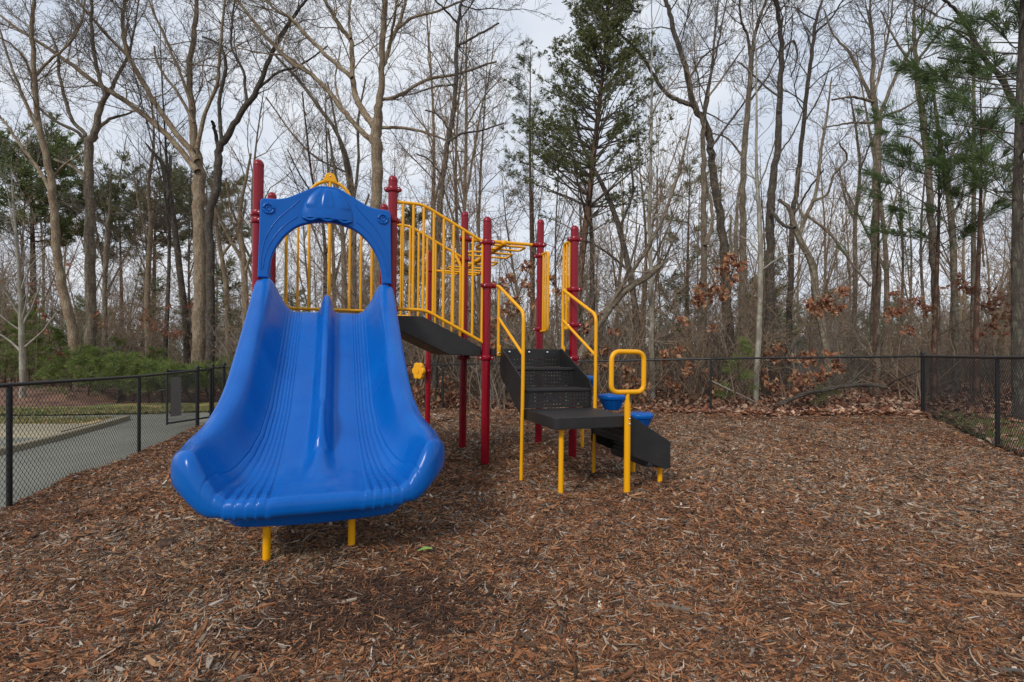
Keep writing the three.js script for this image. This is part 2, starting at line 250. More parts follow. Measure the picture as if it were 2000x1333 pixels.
post('P4', 1, -1, 2.906, [[2.567, -0.8], [2.432, -0.9], [1.488, -0.9], [1.116, 0.3]]);
post('S1', CX - SW, 0, 2.9, [[2.412, -0.9], [2.345, -0.9], [1.62, -0.9]]);
post('S2', CX + SW, 0, 2.9, [[2.76, -0.3], [2.462, 0.5], [1.6, 0.4]]);
post('S3', CX - SW, -1, 2.9, [[2.5, 0.4], [1.6, 0.4]]);
post('S4', CX + SW, -1, 2.9, [[2.7, 0.4], [1.6, 0.4]]);
post('F1', 0, -3.55, 2.906, [[2.56, 0.3], [0.858, -1.2]]);
post('F2', 1, -3.55, 2.906, [[2.56, 0.3]]);

// decks and ramp
part('deck', box(0.0, 1.0, 1.145, 1.222, -1.04, -0.0475, 0.012), M.black, play);
part('deck_fascia', box(0.05, 0.95, 1.147, 1.226, -0.045, 0.012, 0.008), M.black, play);
part('deck', box(CX - SW + 0.02, CX + SW, 1.45, 1.53, -1.0, 0.0, 0.012), M.black, play);
{
  const s = new THREE.Shape([[-0.94, 1.53], [-0.66, 1.533], [-0.05, 1.231], [-0.05, 1.149], [-0.375, 1.16], [-0.94, 1.425]].map(([a, b]) => new THREE.Vector2(a, b)));
  const g = new THREE.ExtrudeGeometry(s, { depth: 0.95, bevelEnabled: true, bevelSize: 0.006, bevelThickness: 0.006, bevelSegments: 2 }); g.translate(0, 0, -0.985);
  part('ramp', g, M.black, play);
}
const bar = (name, pts, r, parent, mat = M.yellow, sides = 12) => part(name, pipe(pts, r, sides), mat, parent);
for (const z of [0, -1]) { // ramp railings
  const g = group('ramp_railing', play), d = z ? 0.02 : 0;
  bar('rail', bend([V(-0.93, 2.645 + d, z), V(-0.67, 2.647 + d, z), V(-0.03, 2.318 + d, z)], 0.08), 0.0165, g);
  bar('rail', bend([V(-0.93, 1.6, z), V(-0.63, 1.598, z), V(-0.03, 1.283, z)], 0.08), 0.0165, g);
  for (let k = 0; k < 9; k++) { const x = -0.862 + k * 0.1015, t = table([-0.93, -0.66, -0.03], [2.645, 2.645, 2.318], x) + d, b = table([-0.93, -0.62, -0.03], [1.6, 1.598, 1.283], x); bar('baluster', [V(x, b, z), V(x, t, z)], 0.0135, g); }
  if (z) bar('end_bar', bend([V(-0.06, 1.22, z + 0.06), V(-0.06, 2.24, z + 0.06), V(-0.12, 2.36, z + 0.02)], 0.08), 0.017, g);
}
{ // barrier at the back of the slide deck, arched over with a cap
  const g = group('barrier_panel', play), z = -1.0, L = -2.0, R = -1.093;
  bar('frame', bend([V(L, 2.78, z), V(L, 1.645, z), V(R, 1.645, z), V(R, 2.78, z), V(L, 2.78, z)], 0.07, 6), 0.0165, g);
  for (const x of [-1.882, -1.768, -1.337, -1.214]) bar('baluster', [V(x, 1.645, z), V(x, 2.78, z)], 0.0135, g);
  bar('baluster', [V(CX, 1.645, z), V(CX, 3.1, z)], 0.018, g);
  const a = []; for (let k = 0; k <= 20; k++) { const t = k / 20 * Math.PI; a.push(V(CX - Math.cos(t) * 0.225, 2.87 + Math.sin(t) * 0.215, z)); } a.unshift(V(CX - 0.225, 2.7, z)); a.push(V(CX + 0.225, 2.7, z));
  bar('arch', a, 0.0175, g);
  const s = new THREE.Shape(); s.moveTo(-0.068, 0); s.lineTo(-0.045, 0.06); s.quadraticCurveTo(-0.035, 0.085, 0, 0.088); s.quadraticCurveTo(0.035, 0.085, 0.045, 0.06); s.lineTo(0.068, 0);
  const e = new THREE.ExtrudeGeometry(s, { depth: 0.022, bevelEnabled: true, bevelSize: 0.008, bevelThickness: 0.008, bevelSegments: 3 }); e.translate(CX, 3.085, z - 0.01); part('arch_cap', e, M.yellow, g);
  const b = boltGeo.clone(); b.translate(CX, 3.14, z + 0.021); part('bolt', b, M.steel, g);
}
{ // perforated blue side panel of the slide deck
  const s = new THREE.Shape(); s.moveTo(-0.92, 1.56); s.lineTo(-0.07, 1.56); s.lineTo(-0.07, 2.5); s.lineTo(-0.92, 2.5);
  const R = rng(4); for (let a = 0; a < 7; a++) for (let b = 0; b < 8; b++) { const h = new THREE.Path(); h.absarc(-0.86 + a * 0.12 + (b % 2) * 0.04, 1.64 + b * 0.112, 0.02 + R() * 0.018, 0, Math.PI * 2, true); s.holes.push(h); }
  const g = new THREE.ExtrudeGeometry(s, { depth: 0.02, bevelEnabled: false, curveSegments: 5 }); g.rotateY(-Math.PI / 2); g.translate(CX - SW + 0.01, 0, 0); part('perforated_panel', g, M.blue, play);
}
{ // overhead ladder
  const g = group('overhead_ladder', play), y = 2.565;
  for (const z of [-1, -3.55]) bar('crossbar', [V(0.05, y, z), V(0.95, y, z)], 0.021, g);
  bar('beam', [V(0.5, y - 0.02, -0.985), V(0.5, y - 0.02, -3.56)], 0.034, g, M.yellow, 18);
  const e = new THREE.SphereGeometry(0.037, 18, 12); e.scale(1, 1, 0.8); e.translate(0.5, y - 0.012, -0.97); part('beam_end', e, M.yellow, g);
  for (const [a, b] of [[-1.0, -1.24], [-1.5, -1.79], [-2.17, -2.43], [-2.78, -3.04], [-3.28, -3.5]]) for (const s of [-1, 1])
    bar('rung', bend([V(0.5, y - 0.04, a), V(0.5 + s * 0.3, y - 0.04, a), V(0.5 + s * 0.3, y - 0.04, b), V(0.5, y - 0.04, b)], 0.06), 0.0145, g);
  for (const x of [0.06, 0.94]) for (const z of [-1, -3.55]) part('socket', new THREE.CylinderGeometry(0.027, 0.027, 0.07, 16).rotateZ(Math.PI / 2).translate(x < 0.5 ? x + 0.02 : x - 0.02, y, z), M.red, g);
}
// handhold panels at the pod side
for (const [z0, z1] of [[-0.06, -0.275], [-0.95, -0.735]]) {
  const g = group('handhold_panel', play), x = 1.0;
  bar('frame', bend([V(x, 2.44, z0), V(x, 2.44, z1), V(x, 1.46, z1), V(x, 1.46, z0)], 0.06), 0.0165, g);
  for (const t of [0.28, 0.62]) { const z = lerp(z0, z1, t); bar('bar', [V(x, 1.46, z), V(x, 2.44, z)], 0.0135, g); }
}
{ // flower shaped hand wheel on the far post
  const s = new THREE.Shape(), n = 72; for (let k = 0; k <= n; k++) { const a = k / n * Math.PI * 2, r = 0.092 + 0.042 * Math.pow(Math.abs(Math.cos(a * 3)), 0.7); k ? s.lineTo(Math.cos(a) * r, Math.sin(a) * r) : s.moveTo(r, 0); }
  const g = new THREE.ExtrudeGeometry(s, { depth: 0.03, bevelEnabled: true, bevelSize: 0.015, bevelThickness: 0.015, bevelSegments: 4 });
  const m = part('flower_wheel', g, M.yellow, play); m.position.set(-0.15, 0.86, -3.52); m.rotation.y = -1.02;
  part('hub', new THREE.CylinderGeometry(0.04, 0.04, 0.07, 20).rotateX(Math.PI / 2).translate(0, 0, 0.02), M.yellow, m);
  bar('axle', [V(-0.15, 0.858, -3.53), V(-0.04, 0.858, -3.55)], 0.018, play, M.red);
}

// --- stairs
const RISE = [1.222, 1.037, 0.853, 0.67], RUN = [0.012, 0.356, 0.711];
function perforated(x0, x1, y0, y1, cols, rows, top) {
  const s = new THREE.Shape([[x0, y0], [x1, y0], [x1, y1], [x0, y1]].map(a => new THREE.Vector2(...a))), m = (x1 - x0) * 0.11;
  for (let a = 0; a < cols; a++) for (let b = 0; b < rows; b++) { const h = new THREE.Path(); h.absarc(lerp(x0 + m, x1 - m * 0.8, a / (cols - 1)), lerp(y0 + 0.03, y1 - top, b / (rows - 1)), 0.0072, 0, Math.PI * 2, true); s.holes.push(h); }
  return new THREE.ExtrudeGeometry(s, { depth: 0.006, bevelEnabled: false, curveSegments: 3 });
}
{
  const g = group('staircase', play), x0 = 0.166, x1 = 0.834;
  for (let k = 0; k < 3; k++) { const r = perforated(x0, x1, RISE[k + 1] + 0.004, RISE[k] - (k ? 0.012 : 0.0), k ? 18 : 17, k ? 4 : 2, k ? 0.035 : 0.11); r.translate(0, 0, RUN[k]+ (k ? -0.006 : 0.004)); part('riser', r, M.black, g); }
  for (let k = 0; k < 2; k++) { part('tread', box(x0, x1, RISE[k + 1] - 0.03, RISE[k + 1], RUN[k] + 0.008, RUN[k + 1] + 0.012, 0.008), M.black, g); }
  for (const x of [0.15, 0.836]) {
    const s = new THREE.Shape([[0.014, 1.228], [0.04, 1.228], [0.69, 0.93], [0.722, 0.86], [0.722, 0.58], [0.66, 0.6], [0.014, 0.945]].map(a => new THREE.Vector2(-a[0], a[1])));
    const e = new THREE.ExtrudeGeometry(s, { depth: 0.012, bevelEnabled: true, bevelSize: 0.002, bevelThickness: 0.001, bevelSegments: 1 }); e.rotateY(Math.PI / 2); e.translate(x, 0, 0); part('stringer', e, M.black, g);
  }
  for (const x of [0.25, 0.47, 0.68]) part('bolt', new THREE.SphereGeometry(0.013, 12, 8).scale(1, 1, 0.55).translate(x, 1.19, 0.027), M.steel, g);
}
for (const [x, s] of [[0.132, 1], [0.868, -1]]) { // handrails
  const g = group('handrail', play), xp = s > 0 ? 0.05 : 0.95;
  part('socket', new THREE.CylinderGeometry(0.023, 0.026, 0.05, 14).rotateZ(Math.PI / 2).translate(s > 0 ? 0.07 : 0.93, 1.876, 0), M.red, g);
  bar('rail', bend([V(xp, 1.876, 0), V(x, 1.876, 0.0), V(x, 1.55, 0.755), V(x, 1.0, 0.757), V(x, -0.15, 0.735)], 0.07), 0.0167, g);
  bar('mid_rail', [V(x, 1.545, 0.0), V(x, 1.165, 0.752)], 0.0145, g);
  bar('upright', [V(x, 1.876, 0.0), V(x, 1.21, 0.0)], 0.0155, g);
  part('foot_plate', box(x - 0.021, x + 0.021, 1.148, 1.26, 0.013, 0.026, 0.005), M.yellow, g);
  part('bolt', new THREE.SphereGeometry(0.011, 12, 8).scale(1, 1, 0.6).translate(x, 1.178, 0.029), M.steel, g);
}
{ // landing
  const g = group('landing', play);
  const s = new THREE.Shape(); const x0 = 0.166, x1 = 0.834, z0 = 0.726, z1 = 1.395, r = 0.055; s.moveTo(x0, z0); s.lineTo(x1, z0); s.lineTo(x1, z1 - r); s.quadraticCurveTo(x1, z1, x1 - r, z1); s.lineTo(x0 + r, z1); s.quadraticCurveTo(x0, z1, x0, z1 - r); s.lineTo(x0, z0);
  const e = new THREE.ExtrudeGeometry(s, { depth: 0.082, bevelEnabled: true, bevelSize: 0.004, bevelThickness: 0.006, bevelSegments: 3, curveSegments: 8 }); e.rotateX(Math.PI / 2); e.translate(0, 0.664, 0); part('platform', e, M.black, g);
  bar('leg', [V(0.27, 0.575, 1.3), V(0.267, -0.15, 1.305)], 0.0212, g); part('flange', box(0.215, 0.325, 0.565, 0.576, 1.25, 1.355, 0.003), M.yellow, g);
}
{ // lower steps off the side of the landing
  const g = group('lower_steps', play), prof = [[0.842, 0.668], [0.862, 0.668], [1.262, 0.428], [1.262, 0.205], [1.205, 0.2], [0.842, 0.352]];
  for (const z of [0.73, 1.368]) { const e = new THREE.ExtrudeGeometry(new THREE.Shape(prof.map(a => new THREE.Vector2(...a))), { depth: 0.012, bevelEnabled: true, bevelSize: 0.002, bevelThickness: 0.001, bevelSegments: 1 }); e.translate(0, 0, z); part('side_panel', e, M.black, g); }
  part('tread', box(0.846, 1.045, 0.42, 0.447, 0.745, 1.364, 0.006), M.black, g); part('tread', box(1.05, 1.255, 0.215, 0.24, 0.745, 1.364, 0.006), M.black, g);
  for (const [x, y0, y1] of [[0.846, 0.447, 0.655], [1.046, 0.24, 0.42]]) { const r = perforated(0.745, 1.364, y0, y1, 18, 4, 0.04); r.rotateY(-Math.PI / 2); r.translate(x + 0.006, 0, 0); part('riser', r, M.black, g); }
  bar('leg', [V(1.236, 0.205, 1.27), V(1.24, -0.15, 1.27)], 0.0212, g); bar('leg', [V(1.236, 0.205, 0.84), V(1.24, -0.15, 0.84)], 0.0212, g); part('flange', box(1.175, 1.256, 0.192, 0.2, 1.22, 1.33, 0.003), M.yellow, g);
}
{ // grab loop
  const g = group('grab_loop', play), z = 1.425, c = 0.806;
  const r = [0.0262, 0.0262, 0.0262, 0.017, 0.0165], ys = [-0.15, 0.62, 0.765, 0.81, 0.88];
  part('upright', new GB().tube(ys.map(y => V(c + 0.004 * (0.8 - y), y, z)), r, 18).geo(), M.yellow, g);
  bar('loop', bend([V(c, 0.868, z), V(c + 0.153, 0.868, z), V(c + 0.153, 1.2, z), V(c - 0.153, 1.2, z), V(c - 0.153, 0.868, z), V(c, 0.868, z)], 0.08, 8), 0.0205, g, M.yellow, 16);
  for (const y of [0.607, 0.65]) part('bolt', new THREE.SphereGeometry(0.0105, 12, 8).translate(c + 0.006, y, z + 0.026), M.steel, g);
}

// --- double slide
{
  const zs = [0.05, 0.12, 0.22, 0.4, 0.7, 1.0, 1.25, 1.52, 1.7, 1.85, 2.0, 2.17], ys = [1.532, 1.53, 1.478, 1.345, 1.125, 0.93, 0.77, 0.6, 0.502, 0.447, 0.423, 0.418];
  const curve = new THREE.CatmullRomCurve3(zs.map((z, i) => V(0, ys[i], z)), false, 'centripetal'), NR = 150, rows = curve.getSpacedPoints(NR);
  const W0 = z => table([0.05, 0.5, 1.3, 1.5, 1.62, 1.74, 1.86, 1.96, 2.27], [0.55, 0.552, 0.558, 0.575, 0.598, 0.632, 0.668, 0.684, 0.686], z);
  const soft = fn => z => { let s = 0; for (let k = -4; k <= 4; k++) s += fn(z + k * 0.025); return s / 9; }, W = soft(W0);
  const rim0 = z => table([0.05, 0.3, 0.7, 1.1, 1.4, 1.6, 1.75, 1.95, 2.1, 2.27], [0.285, 0.30, 0.3, 0.275, 0.258, 0.26, 0.27, 0.265, 0.245, 0.235], z);
  const rim = soft(rim0);
  const rh = z => 0.165 * Math.sqrt(clamp((1.68 - z) / 0.24, 0, 1)) * lerp(1, 0.84, sstep(0.5, 1.4, z)) * lerp(0.9, 1, sstep(0.05, 0.12, z)), rw = () => 0.12, foot = z => 0.075 * sstep(1.3, 1.6, z) * sstep(2.1, 1.66, z), fw = z => table([1.3, 1.6, 1.9, 2.05], [0.045, 0.05, 0.085, 0.12], z);
  const gi = z => table([0.1, 0.7, 1.25, 1.55, 1.8, 2.05, 2.27], [0.205, 0.207, 0.208, 0.222, 0.235, 0.238, 0.24], z), go = z => table([0.1, 0.7, 1.25, 1.5, 1.65, 1.8, 2.0, 2.27], [0.335, 0.337, 0.343, 0.365, 0.4, 0.45, 0.52, 0.54], z);
  const half = []; // feature columns
  for (let k = 0; k <= 12; k++) half.push(['r', k / 12]); for (let k = 1; k <= 3; k++) half.push(['f', k / 4]); for (let k = 0; k <= 48; k++) half.push(['g', k / 48]); for (let k = 1; k <= 4; k++) half.push(['o', k / 5]); for (let k = 0; k <= 22; k++) half.push(['w', k / 22]);
  const cols = [...half.slice(1).reverse().map(c => [-1, ...c]), ...half.map(c => [1, ...c])];
  const grid = rows.map((p, ri) => {
    const z = p.z, w = W(z), xr = w - lerp(0.29, 0.27, sstep(1.5, 2.1, z)), e = sstep(0.1, 0.3, z), puff = sstep(1.8, 2.1, z);
    return cols.map(([s, k, t]) => {
      let x, h = 0; const a = rw(z), b = gi(z), c = go(z);
      if (k === 'r') { x = a * t; h = rh(z) * (1 / (1 + Math.exp((x - 0.046) / 0.0095))); }
      else if (k === 'f') x = lerp(a, b, t);
      else if (k === 'g') { x = lerp(b, c, t); const u = t * 6, f = Math.abs(u - Math.round(u)); h = -lerp(0.0075, 0.01, puff) * Math.exp(-f * f / 0.014) * sstep(0.05, 0.14, z) + puff * 0.006 * Math.sqrt(clamp(1 - Math.pow((f - 0.5) * 2, 2), 0, 1)) * (t > 0 && t < 1 ? 1 : 0) * sstep(2.17, 2.13, z); }
      else if (k === 'o') x = lerp(c, Math.max(c + 0.01, xr), t);
      else { const x0 = Math.max(c + 0.01, xr); x = lerp(x0, w, t); }
      h += foot(z) * Math.exp(-Math.pow(x / fw(z), 2)); const ew = clamp((x - xr) / (w - xr), 0, 1); const gq = 1.2 * Math.pow(ew / 0.72, 2); h += rim(z) * (-Math.log(Math.exp(-6 * gq) + Math.exp(-6)) / 6 + 0.0004 - 0.05 * Math.pow(clamp((ew - 0.8) / 0.2, 0, 1), 2));
      const q = x / w, bow = 0.27 * sstep(1.5, 2.17, z) * (1 - Math.pow(Math.max(0, 1 - Math.pow(q, 3.2)), 1 / 2.6)) + 0.025 * sstep(1.9, 2.17, z) * q * q;
      return V(CX + s * x, p.y + h, z - bow);
    });
  });
  const g = new GB(), nc = cols.length;
  grid.forEach((r, i) => r.forEach((p, j) => g.v(p.x, p.y, p.z, 0, 1, 0, p.x, i / NR * 2.6)));
  for (let i = 0; i < NR; i++) for (let j = 0; j < nc - 1; j++) { const a = i * nc + j, b = a + nc; g.tri(a, b, a + 1); g.tri(a + 1, b, b + 1); }
  // rolled edge all round
  const edge = []; for (let i = 0; i < NR; i++) edge.push([i * nc, 'l']); for (let j = 0; j < nc; j++) edge.push([NR * nc + j, 'f']); for (let i = NR - 1; i >= 0; i--) edge.push([i * nc + nc - 1, 'l']);
  const P = k => V(g.p[edge[k][0] * 3], g.p[edge[k][0] * 3 + 1], g.p[edge[k][0] * 3 + 2]), ne = edge.length;
  const prof = [[0.014, 0.003], [0.027, 0.011], [0.036, 0.023], [0.041, 0.04], [0.042, 0.062], [0.0405, 0.066], [0.042, 0.07], [0.038, 0.088], [0.026, 0.101], [0.008, 0.106], [-0.03, 0.107]];
  let prev = edge.map(e => e[0]);
  const dirs = edge.map((_, k) => { const a = P(Math.max(0, k - 4)), b = P(Math.min(ne - 1, k + 4)); const t = b.sub(a); t.y = 0; t.normalize(); return V(-t.z, 0, t.x).multiplyScalar(1); });
  for (const [o, d] of prof) { const cur = []; for (let k = 0; k < ne; k++) { const p = P(k), D = dirs[k], deep = lerp(1, Math.max(1, (p.y - 0.32 - 0.13 * sstep(0.5, 0.7, Math.abs(p.x - CX))) / 0.107), sstep(1.55, 1.9, p.z)), wide = 1 + 0.35 * (deep - 1); cur.push(g.v(p.x + D.x * o * wide, p.y - d * deep, p.z + D.z * o * wide, 0, 1, 0, p.x + o * 2, p.z + d)); } for (let k = 0; k < ne - 1; k++) { g.tri(prev[k], cur[k], prev[k + 1]); g.tri(prev[k + 1], cur[k], cur[k + 1]); } prev = cur; }
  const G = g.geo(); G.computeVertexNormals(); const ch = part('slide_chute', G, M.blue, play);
  { const s = new THREE.Shape(); s.moveTo(-0.48, 1.55); s.lineTo(0.48, 1.55); s.quadraticCurveTo(0.5, 1.95, 0.38, 2.03); s.quadraticCurveTo(0, 2.13, -0.38, 2.03); s.quadraticCurveTo(-0.5, 1.95, -0.48, 1.55); const e = new THREE.ExtrudeGeometry(s, { depth: 0.1, bevelEnabled: true, bevelSize: 0.02, bevelThickness: 0.02, bevelSegments: 3, curveSegments: 16 }); e.rotateX(Math.PI / 2); e.translate(CX, 0.345, -0.02); part('underside', e, M.blue, ch); }
  for (const [x, z] of [[-1.82, 1.975], [-1.369, 1.905]]) bar('support_leg', [V(x, 0.25, z), V(x, -0.2, z)], 0.0212, ch);
}
{ // hood over the slide entrance
  const top = [[-0.578, 1.822], [-0.572, 2.2], [-0.562, 2.5]].map(a => new THREE.Vector2(...a)), s = new THREE.Shape();
  s.moveTo(-0.578, 1.824); s.lineTo(-0.563, 2.49); s.quadraticCurveTo(-0.561, 2.524, -0.525, 2.526); s.splineThru([[-0.43, 2.531], [-0.35, 2.55], [-0.27, 2.59], [-0.18, 2.64], [-0.09, 2.682], [0, 2.692], [0.09, 2.682], [0.18, 2.64], [0.27, 2.59], [0.35, 2.55], [0.43, 2.531], [0.525, 2.526]].map(a => new THREE.Vector2(...a)));
  s.quadraticCurveTo(0.561, 2.524, 0.563, 2.49); s.lineTo(0.578, 1.824); s.lineTo(0.49, 1.824); s.splineThru([[0.485, 1.9], [0.462, 2.02], [0.42, 2.12], [0.35, 2.22], [0.25, 2.305], [0.12, 2.35], [0, 2.362], [-0.12, 2.35], [-0.25, 2.305], [-0.35, 2.22], [-0.42, 2.12], [-0.462, 2.02], [-0.485, 1.9], [-0.49, 1.824]].map(a => new THREE.Vector2(...a)));
  const e = new THREE.ExtrudeGeometry(s, { depth: 0.045, bevelEnabled: true, bevelSize: 0.012, bevelOffset: -0.012, bevelThickness: 0.012, bevelSegments: 4, curveSegments: 24 }); e.translate(CX, 0, 0.06);
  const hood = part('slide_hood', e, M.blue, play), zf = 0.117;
  { // bulging dome with three raised panels
    const g = new GB(), nu = 64, nv = 36, yb = 2.385, A = 0.232, H = 0.298, D = 0.045;
    for (let j = 0; j <= nv; j++) for (let i = 0; i <= nu; i++) { const th = i / nu * Math.PI, ph = j / nv * Math.PI / 2, cx = -Math.cos(th); let bump = 0;
      for (const [c, w] of [[-0.62, 0.22], [0, 0.24], [0.62, 0.22]]) bump = Math.max(bump, sstep(w, w - 0.06, Math.abs(cx - c)) * sstep(0.28, 0.4, ph) * sstep(1.38, 1.24, ph));
      const r = 1 + bump * 0.11; g.v(CX + A * cx * Math.cos(ph) * r, yb + H * Math.sin(ph) * (1 + bump * 0.01), zf - 0.02 + D * Math.sin(th) * Math.cos(ph) * r + 0.03 * Math.cos(ph) * Math.sin(th), 0, 0, 1, cx, ph); }
    for (let j = 0; j < nv; j++) for (let i = 0; i < nu; i++) { const a = j * (nu + 1) + i, b = a + nu + 1; g.tri(a, a + 1, b); g.tri(a + 1, b + 1, b); }
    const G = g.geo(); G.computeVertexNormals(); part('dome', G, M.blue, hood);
    const br = new GB(), n = 60, cur = []; for (let i = 0; i <= n; i++) { const t = i / n * 2 - 1, x = 0.215 * t; cur.push(V(CX + x, 2.378 - 0.008 * t * t - 0.011 * Math.cos(t * 9.4), zf + 0.002 + 0.035 * Math.sqrt(Math.max(0, 1 - t * t)))); }
    br.tube(cur, cur.map((_, i) => 0.014 * Math.sqrt(Math.max(0.04, 1 - Math.pow(i / n * 2 - 1, 6)))), 12); part('brim', br.geo(), M.blue, hood);
  }
  for (const sx of [-1, 1]) {
    const m = []; for (let q = 0; q < 4; q++) { const t = new THREE.TorusGeometry(0.041, 0.012, 8, 14, Math.PI / 2 - 0.24); t.rotateZ(q * Math.PI / 2 + 0.12 ); m.push(t); } m.push(new THREE.TorusGeometry(0.019, 0.005, 8, 22)); const g = mergeGeometries(m); g.translate(CX + sx * 0.492, 2.437, zf + 0.002); part('medallion', g, M.blue, hood);
    const a = []; for (const [x, y] of [[0.535, 1.9], [0.522, 2.0], [0.492, 2.1], [0.445, 2.19], [0.37, 2.29], [0.29, 2.36], [0.255, 2.385]]) a.push(V(CX + sx * x, y, zf - 0.001));
    part('moulding', pipe(smooth(a, 40), 0.0055, 8), M.blue, hood);
    const b = []; for (const [x, y] of [[0.55, 1.89], [0.548, 2.0], [0.525, 2.14], [0.47, 2.27], [0.4, 2.37], [0.32, 2.45], [0.24, 2.54]]) b.push(V(CX + sx * x, y, zf - 0.001));
    part('moulding', pipe(smooth(b, 40), 0.0055, 8), M.blue, hood);
  }
}
// stepping pods beside the climber
const toWorld = (x, y, z) => { play.updateMatrixWorld(); return play.localToWorld(V(x, y, z)); };
{
  const capG = new THREE.LatheGeometry([[0.0001, 0], [0.1, 0.001], [0.15, -0.004], [0.168, -0.016], [0.172, -0.03], [0.171, -0.058], [0.165, -0.063], [0.14, -0.063]].map(a => new THREE.Vector2(...a)), 40);
  const coneG = new THREE.LatheGeometry([[0.158, -0.062], [0.152, -0.075], [0.088, -0.198], [0.08, -0.2], [0.001, -0.2]].map(a => new THREE.Vector2(...a)), 12);
  [[1.46, 0.905, -0.69, 'blue cone stepping pod highest of three, beside the red post'], [1.815, 0.678, -0.57, 'blue cone stepping pod of middle height behind the yellow grab loop'], [2.14, 0.45, -0.44, 'lowest blue cone stepping pod, behind the black lower steps']].forEach(([x, y, z, label]) => {
    const p = toWorld(x, y, z), g = group('stepping_pod', scene), base = gh(p.x, p.z); g.position.set(p.x, base, p.z); tag(g, label, 'stepping pod', 'blue stepping pods');
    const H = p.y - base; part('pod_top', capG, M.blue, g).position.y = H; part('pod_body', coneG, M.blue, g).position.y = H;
    const ribs = new GB(); for (let k = 0; k < 12; k++) { const a = (k + 0.5) / 12 * Math.PI * 2; ribs.tube([V(Math.cos(a) * 0.15, H - 0.078, Math.sin(a) * 0.15), V(Math.cos(a) * 0.087, H - 0.195, Math.sin(a) * 0.087)], 0.006, 5); } part('rib', ribs.geo(), M.blue, g);
    part('collar', new THREE.CylinderGeometry(0.055, 0.055, 0.012, 20).translate(0, H - 0.207, 0), M.yellow, g); part('leg', pipe([V(0, H - 0.2, 0), V(0, -0.15, 0)], 0.0212), M.yellow, g);
  });
}

// ---------------------------------------------------------------- chain link fences
const FH_ = 1.2;
function linkMesh(a, b, ya, yb, h, sides) { // zigzag pickets that hook into one another
  const L = Math.hypot(b[0] - a[0], b[1] - a[1]), ux = (b[0] - a[0]) / L, uz = (b[1] - a[1]) / L, n = Math.round(L / 0.036), p = L / n, g = new GB(), st = 0.036, rows = Math.round(h / st);
  for (let i = 0; i < n; i++) {
    const pts = []; for (let k = 0; k <= rows; k++) { const side = (k + i) % 2, s = (i + (side ? 1.06 : -0.06)) * p, t = s / L, y = lerp(ya, yb, t) + k * st; const off = side ? 0.0022 : -0.0022; pts.push(V(a[0] + ux * s - uz * off, y, a[1] + uz * s + ux * off)); }
    g.tube(pts, 0.0026, sides, false);
  }
  return g.geo();
}
function fencePost(pt, yTop, r, parent, dome) { const y = gh(pt[0], pt[1]); const m = part('post', pipe([V(pt[0], y - 0.2, pt[1]), V(pt[0], yTop, pt[1])], r, 16), M.fence, parent); const c = new THREE.SphereGeometry(r * 1.12, 16, 8, 0, Math.PI * 2, 0, Math.PI / 2); c.scale(1, dome ? 1.1 : 0.6, 1); c.translate(pt[0], yTop - 0.005, pt[1]); part('cap', c, M.fence, m); part('band', new THREE.CylinderGeometry(r * 1.12, r * 1.12, 0.02, 16).translate(pt[0], yTop - 0.16, pt[1]), M.fence, m); return m; }
function fence(label, pts, terminals, sides, tops) {
  const g = group('chain_link_fence', scene); tag(g, label, 'fence');
  const top = pts.map((p, i) => tops ? tops[i] : gh(p[0], p[1]) + FH_);
  pts.forEach((p, i) => { if (terminals[i] !== null) fencePost(p, top[i] + (terminals[i] ? 0.075 : -0.012), terminals[i] ? 0.037 : 0.0255, g, terminals[i]); });
  for (let i = 0; i < pts.length - 1; i++) {
    bar('top_rail', [V(pts[i][0], top[i], pts[i][1]), V(pts[i + 1][0], top[i + 1], pts[i + 1][1])], 0.0215, g, M.fence, 14);
    const m = part('chain_link_mesh', linkMesh(pts[i], pts[i + 1], gh(...pts[i]) + 0.01, gh(...pts[i + 1]) + 0.01, FH_ + 0.01, sides), M.wire, g); m.userData.kind = 'stuff';
  }
  pts.forEach((p, i) => { if (terminals[i]) for (const j of [i - 1, i + 1]) if (pts[j]) { const q = pts[j], L = Math.hypot(q[0] - p[0], q[1] - p[1]), k = 0.07 / L, x = p[0] + (q[0] - p[0]) * k, z = p[1] + (q[1] - p[1]) * k, y = gh(p[0], p[1]); part('tension_bar', pipe([V(x, y + 0.02, z), V(x, top[i] - 0.01, z)], 0.006, 6), M.fence, g); } });
  return g;
}
fence('black chain link fence alongside the grey drive, ending at the gate post', [FA0, FA, FB, FC], [false, false, false, true], 4, [0.87, 0.855, 0.795, 0.79]);
fence('black chain link fence across the back of the mulch yard', [FD, FE, [-4.7, -13.8], FG, FM, FH, FJ], [true, true, false, false, false, false, null], 3, [0.805, 0.815, 0.83, 0.845, 0.95, 1.045, 1.105]);
fence('black chain link fence beside the grass strip, from the tall corner post', [FJ, FK, FK2], [true, false, false], 4, [1.105, 1.115, 1.14]);
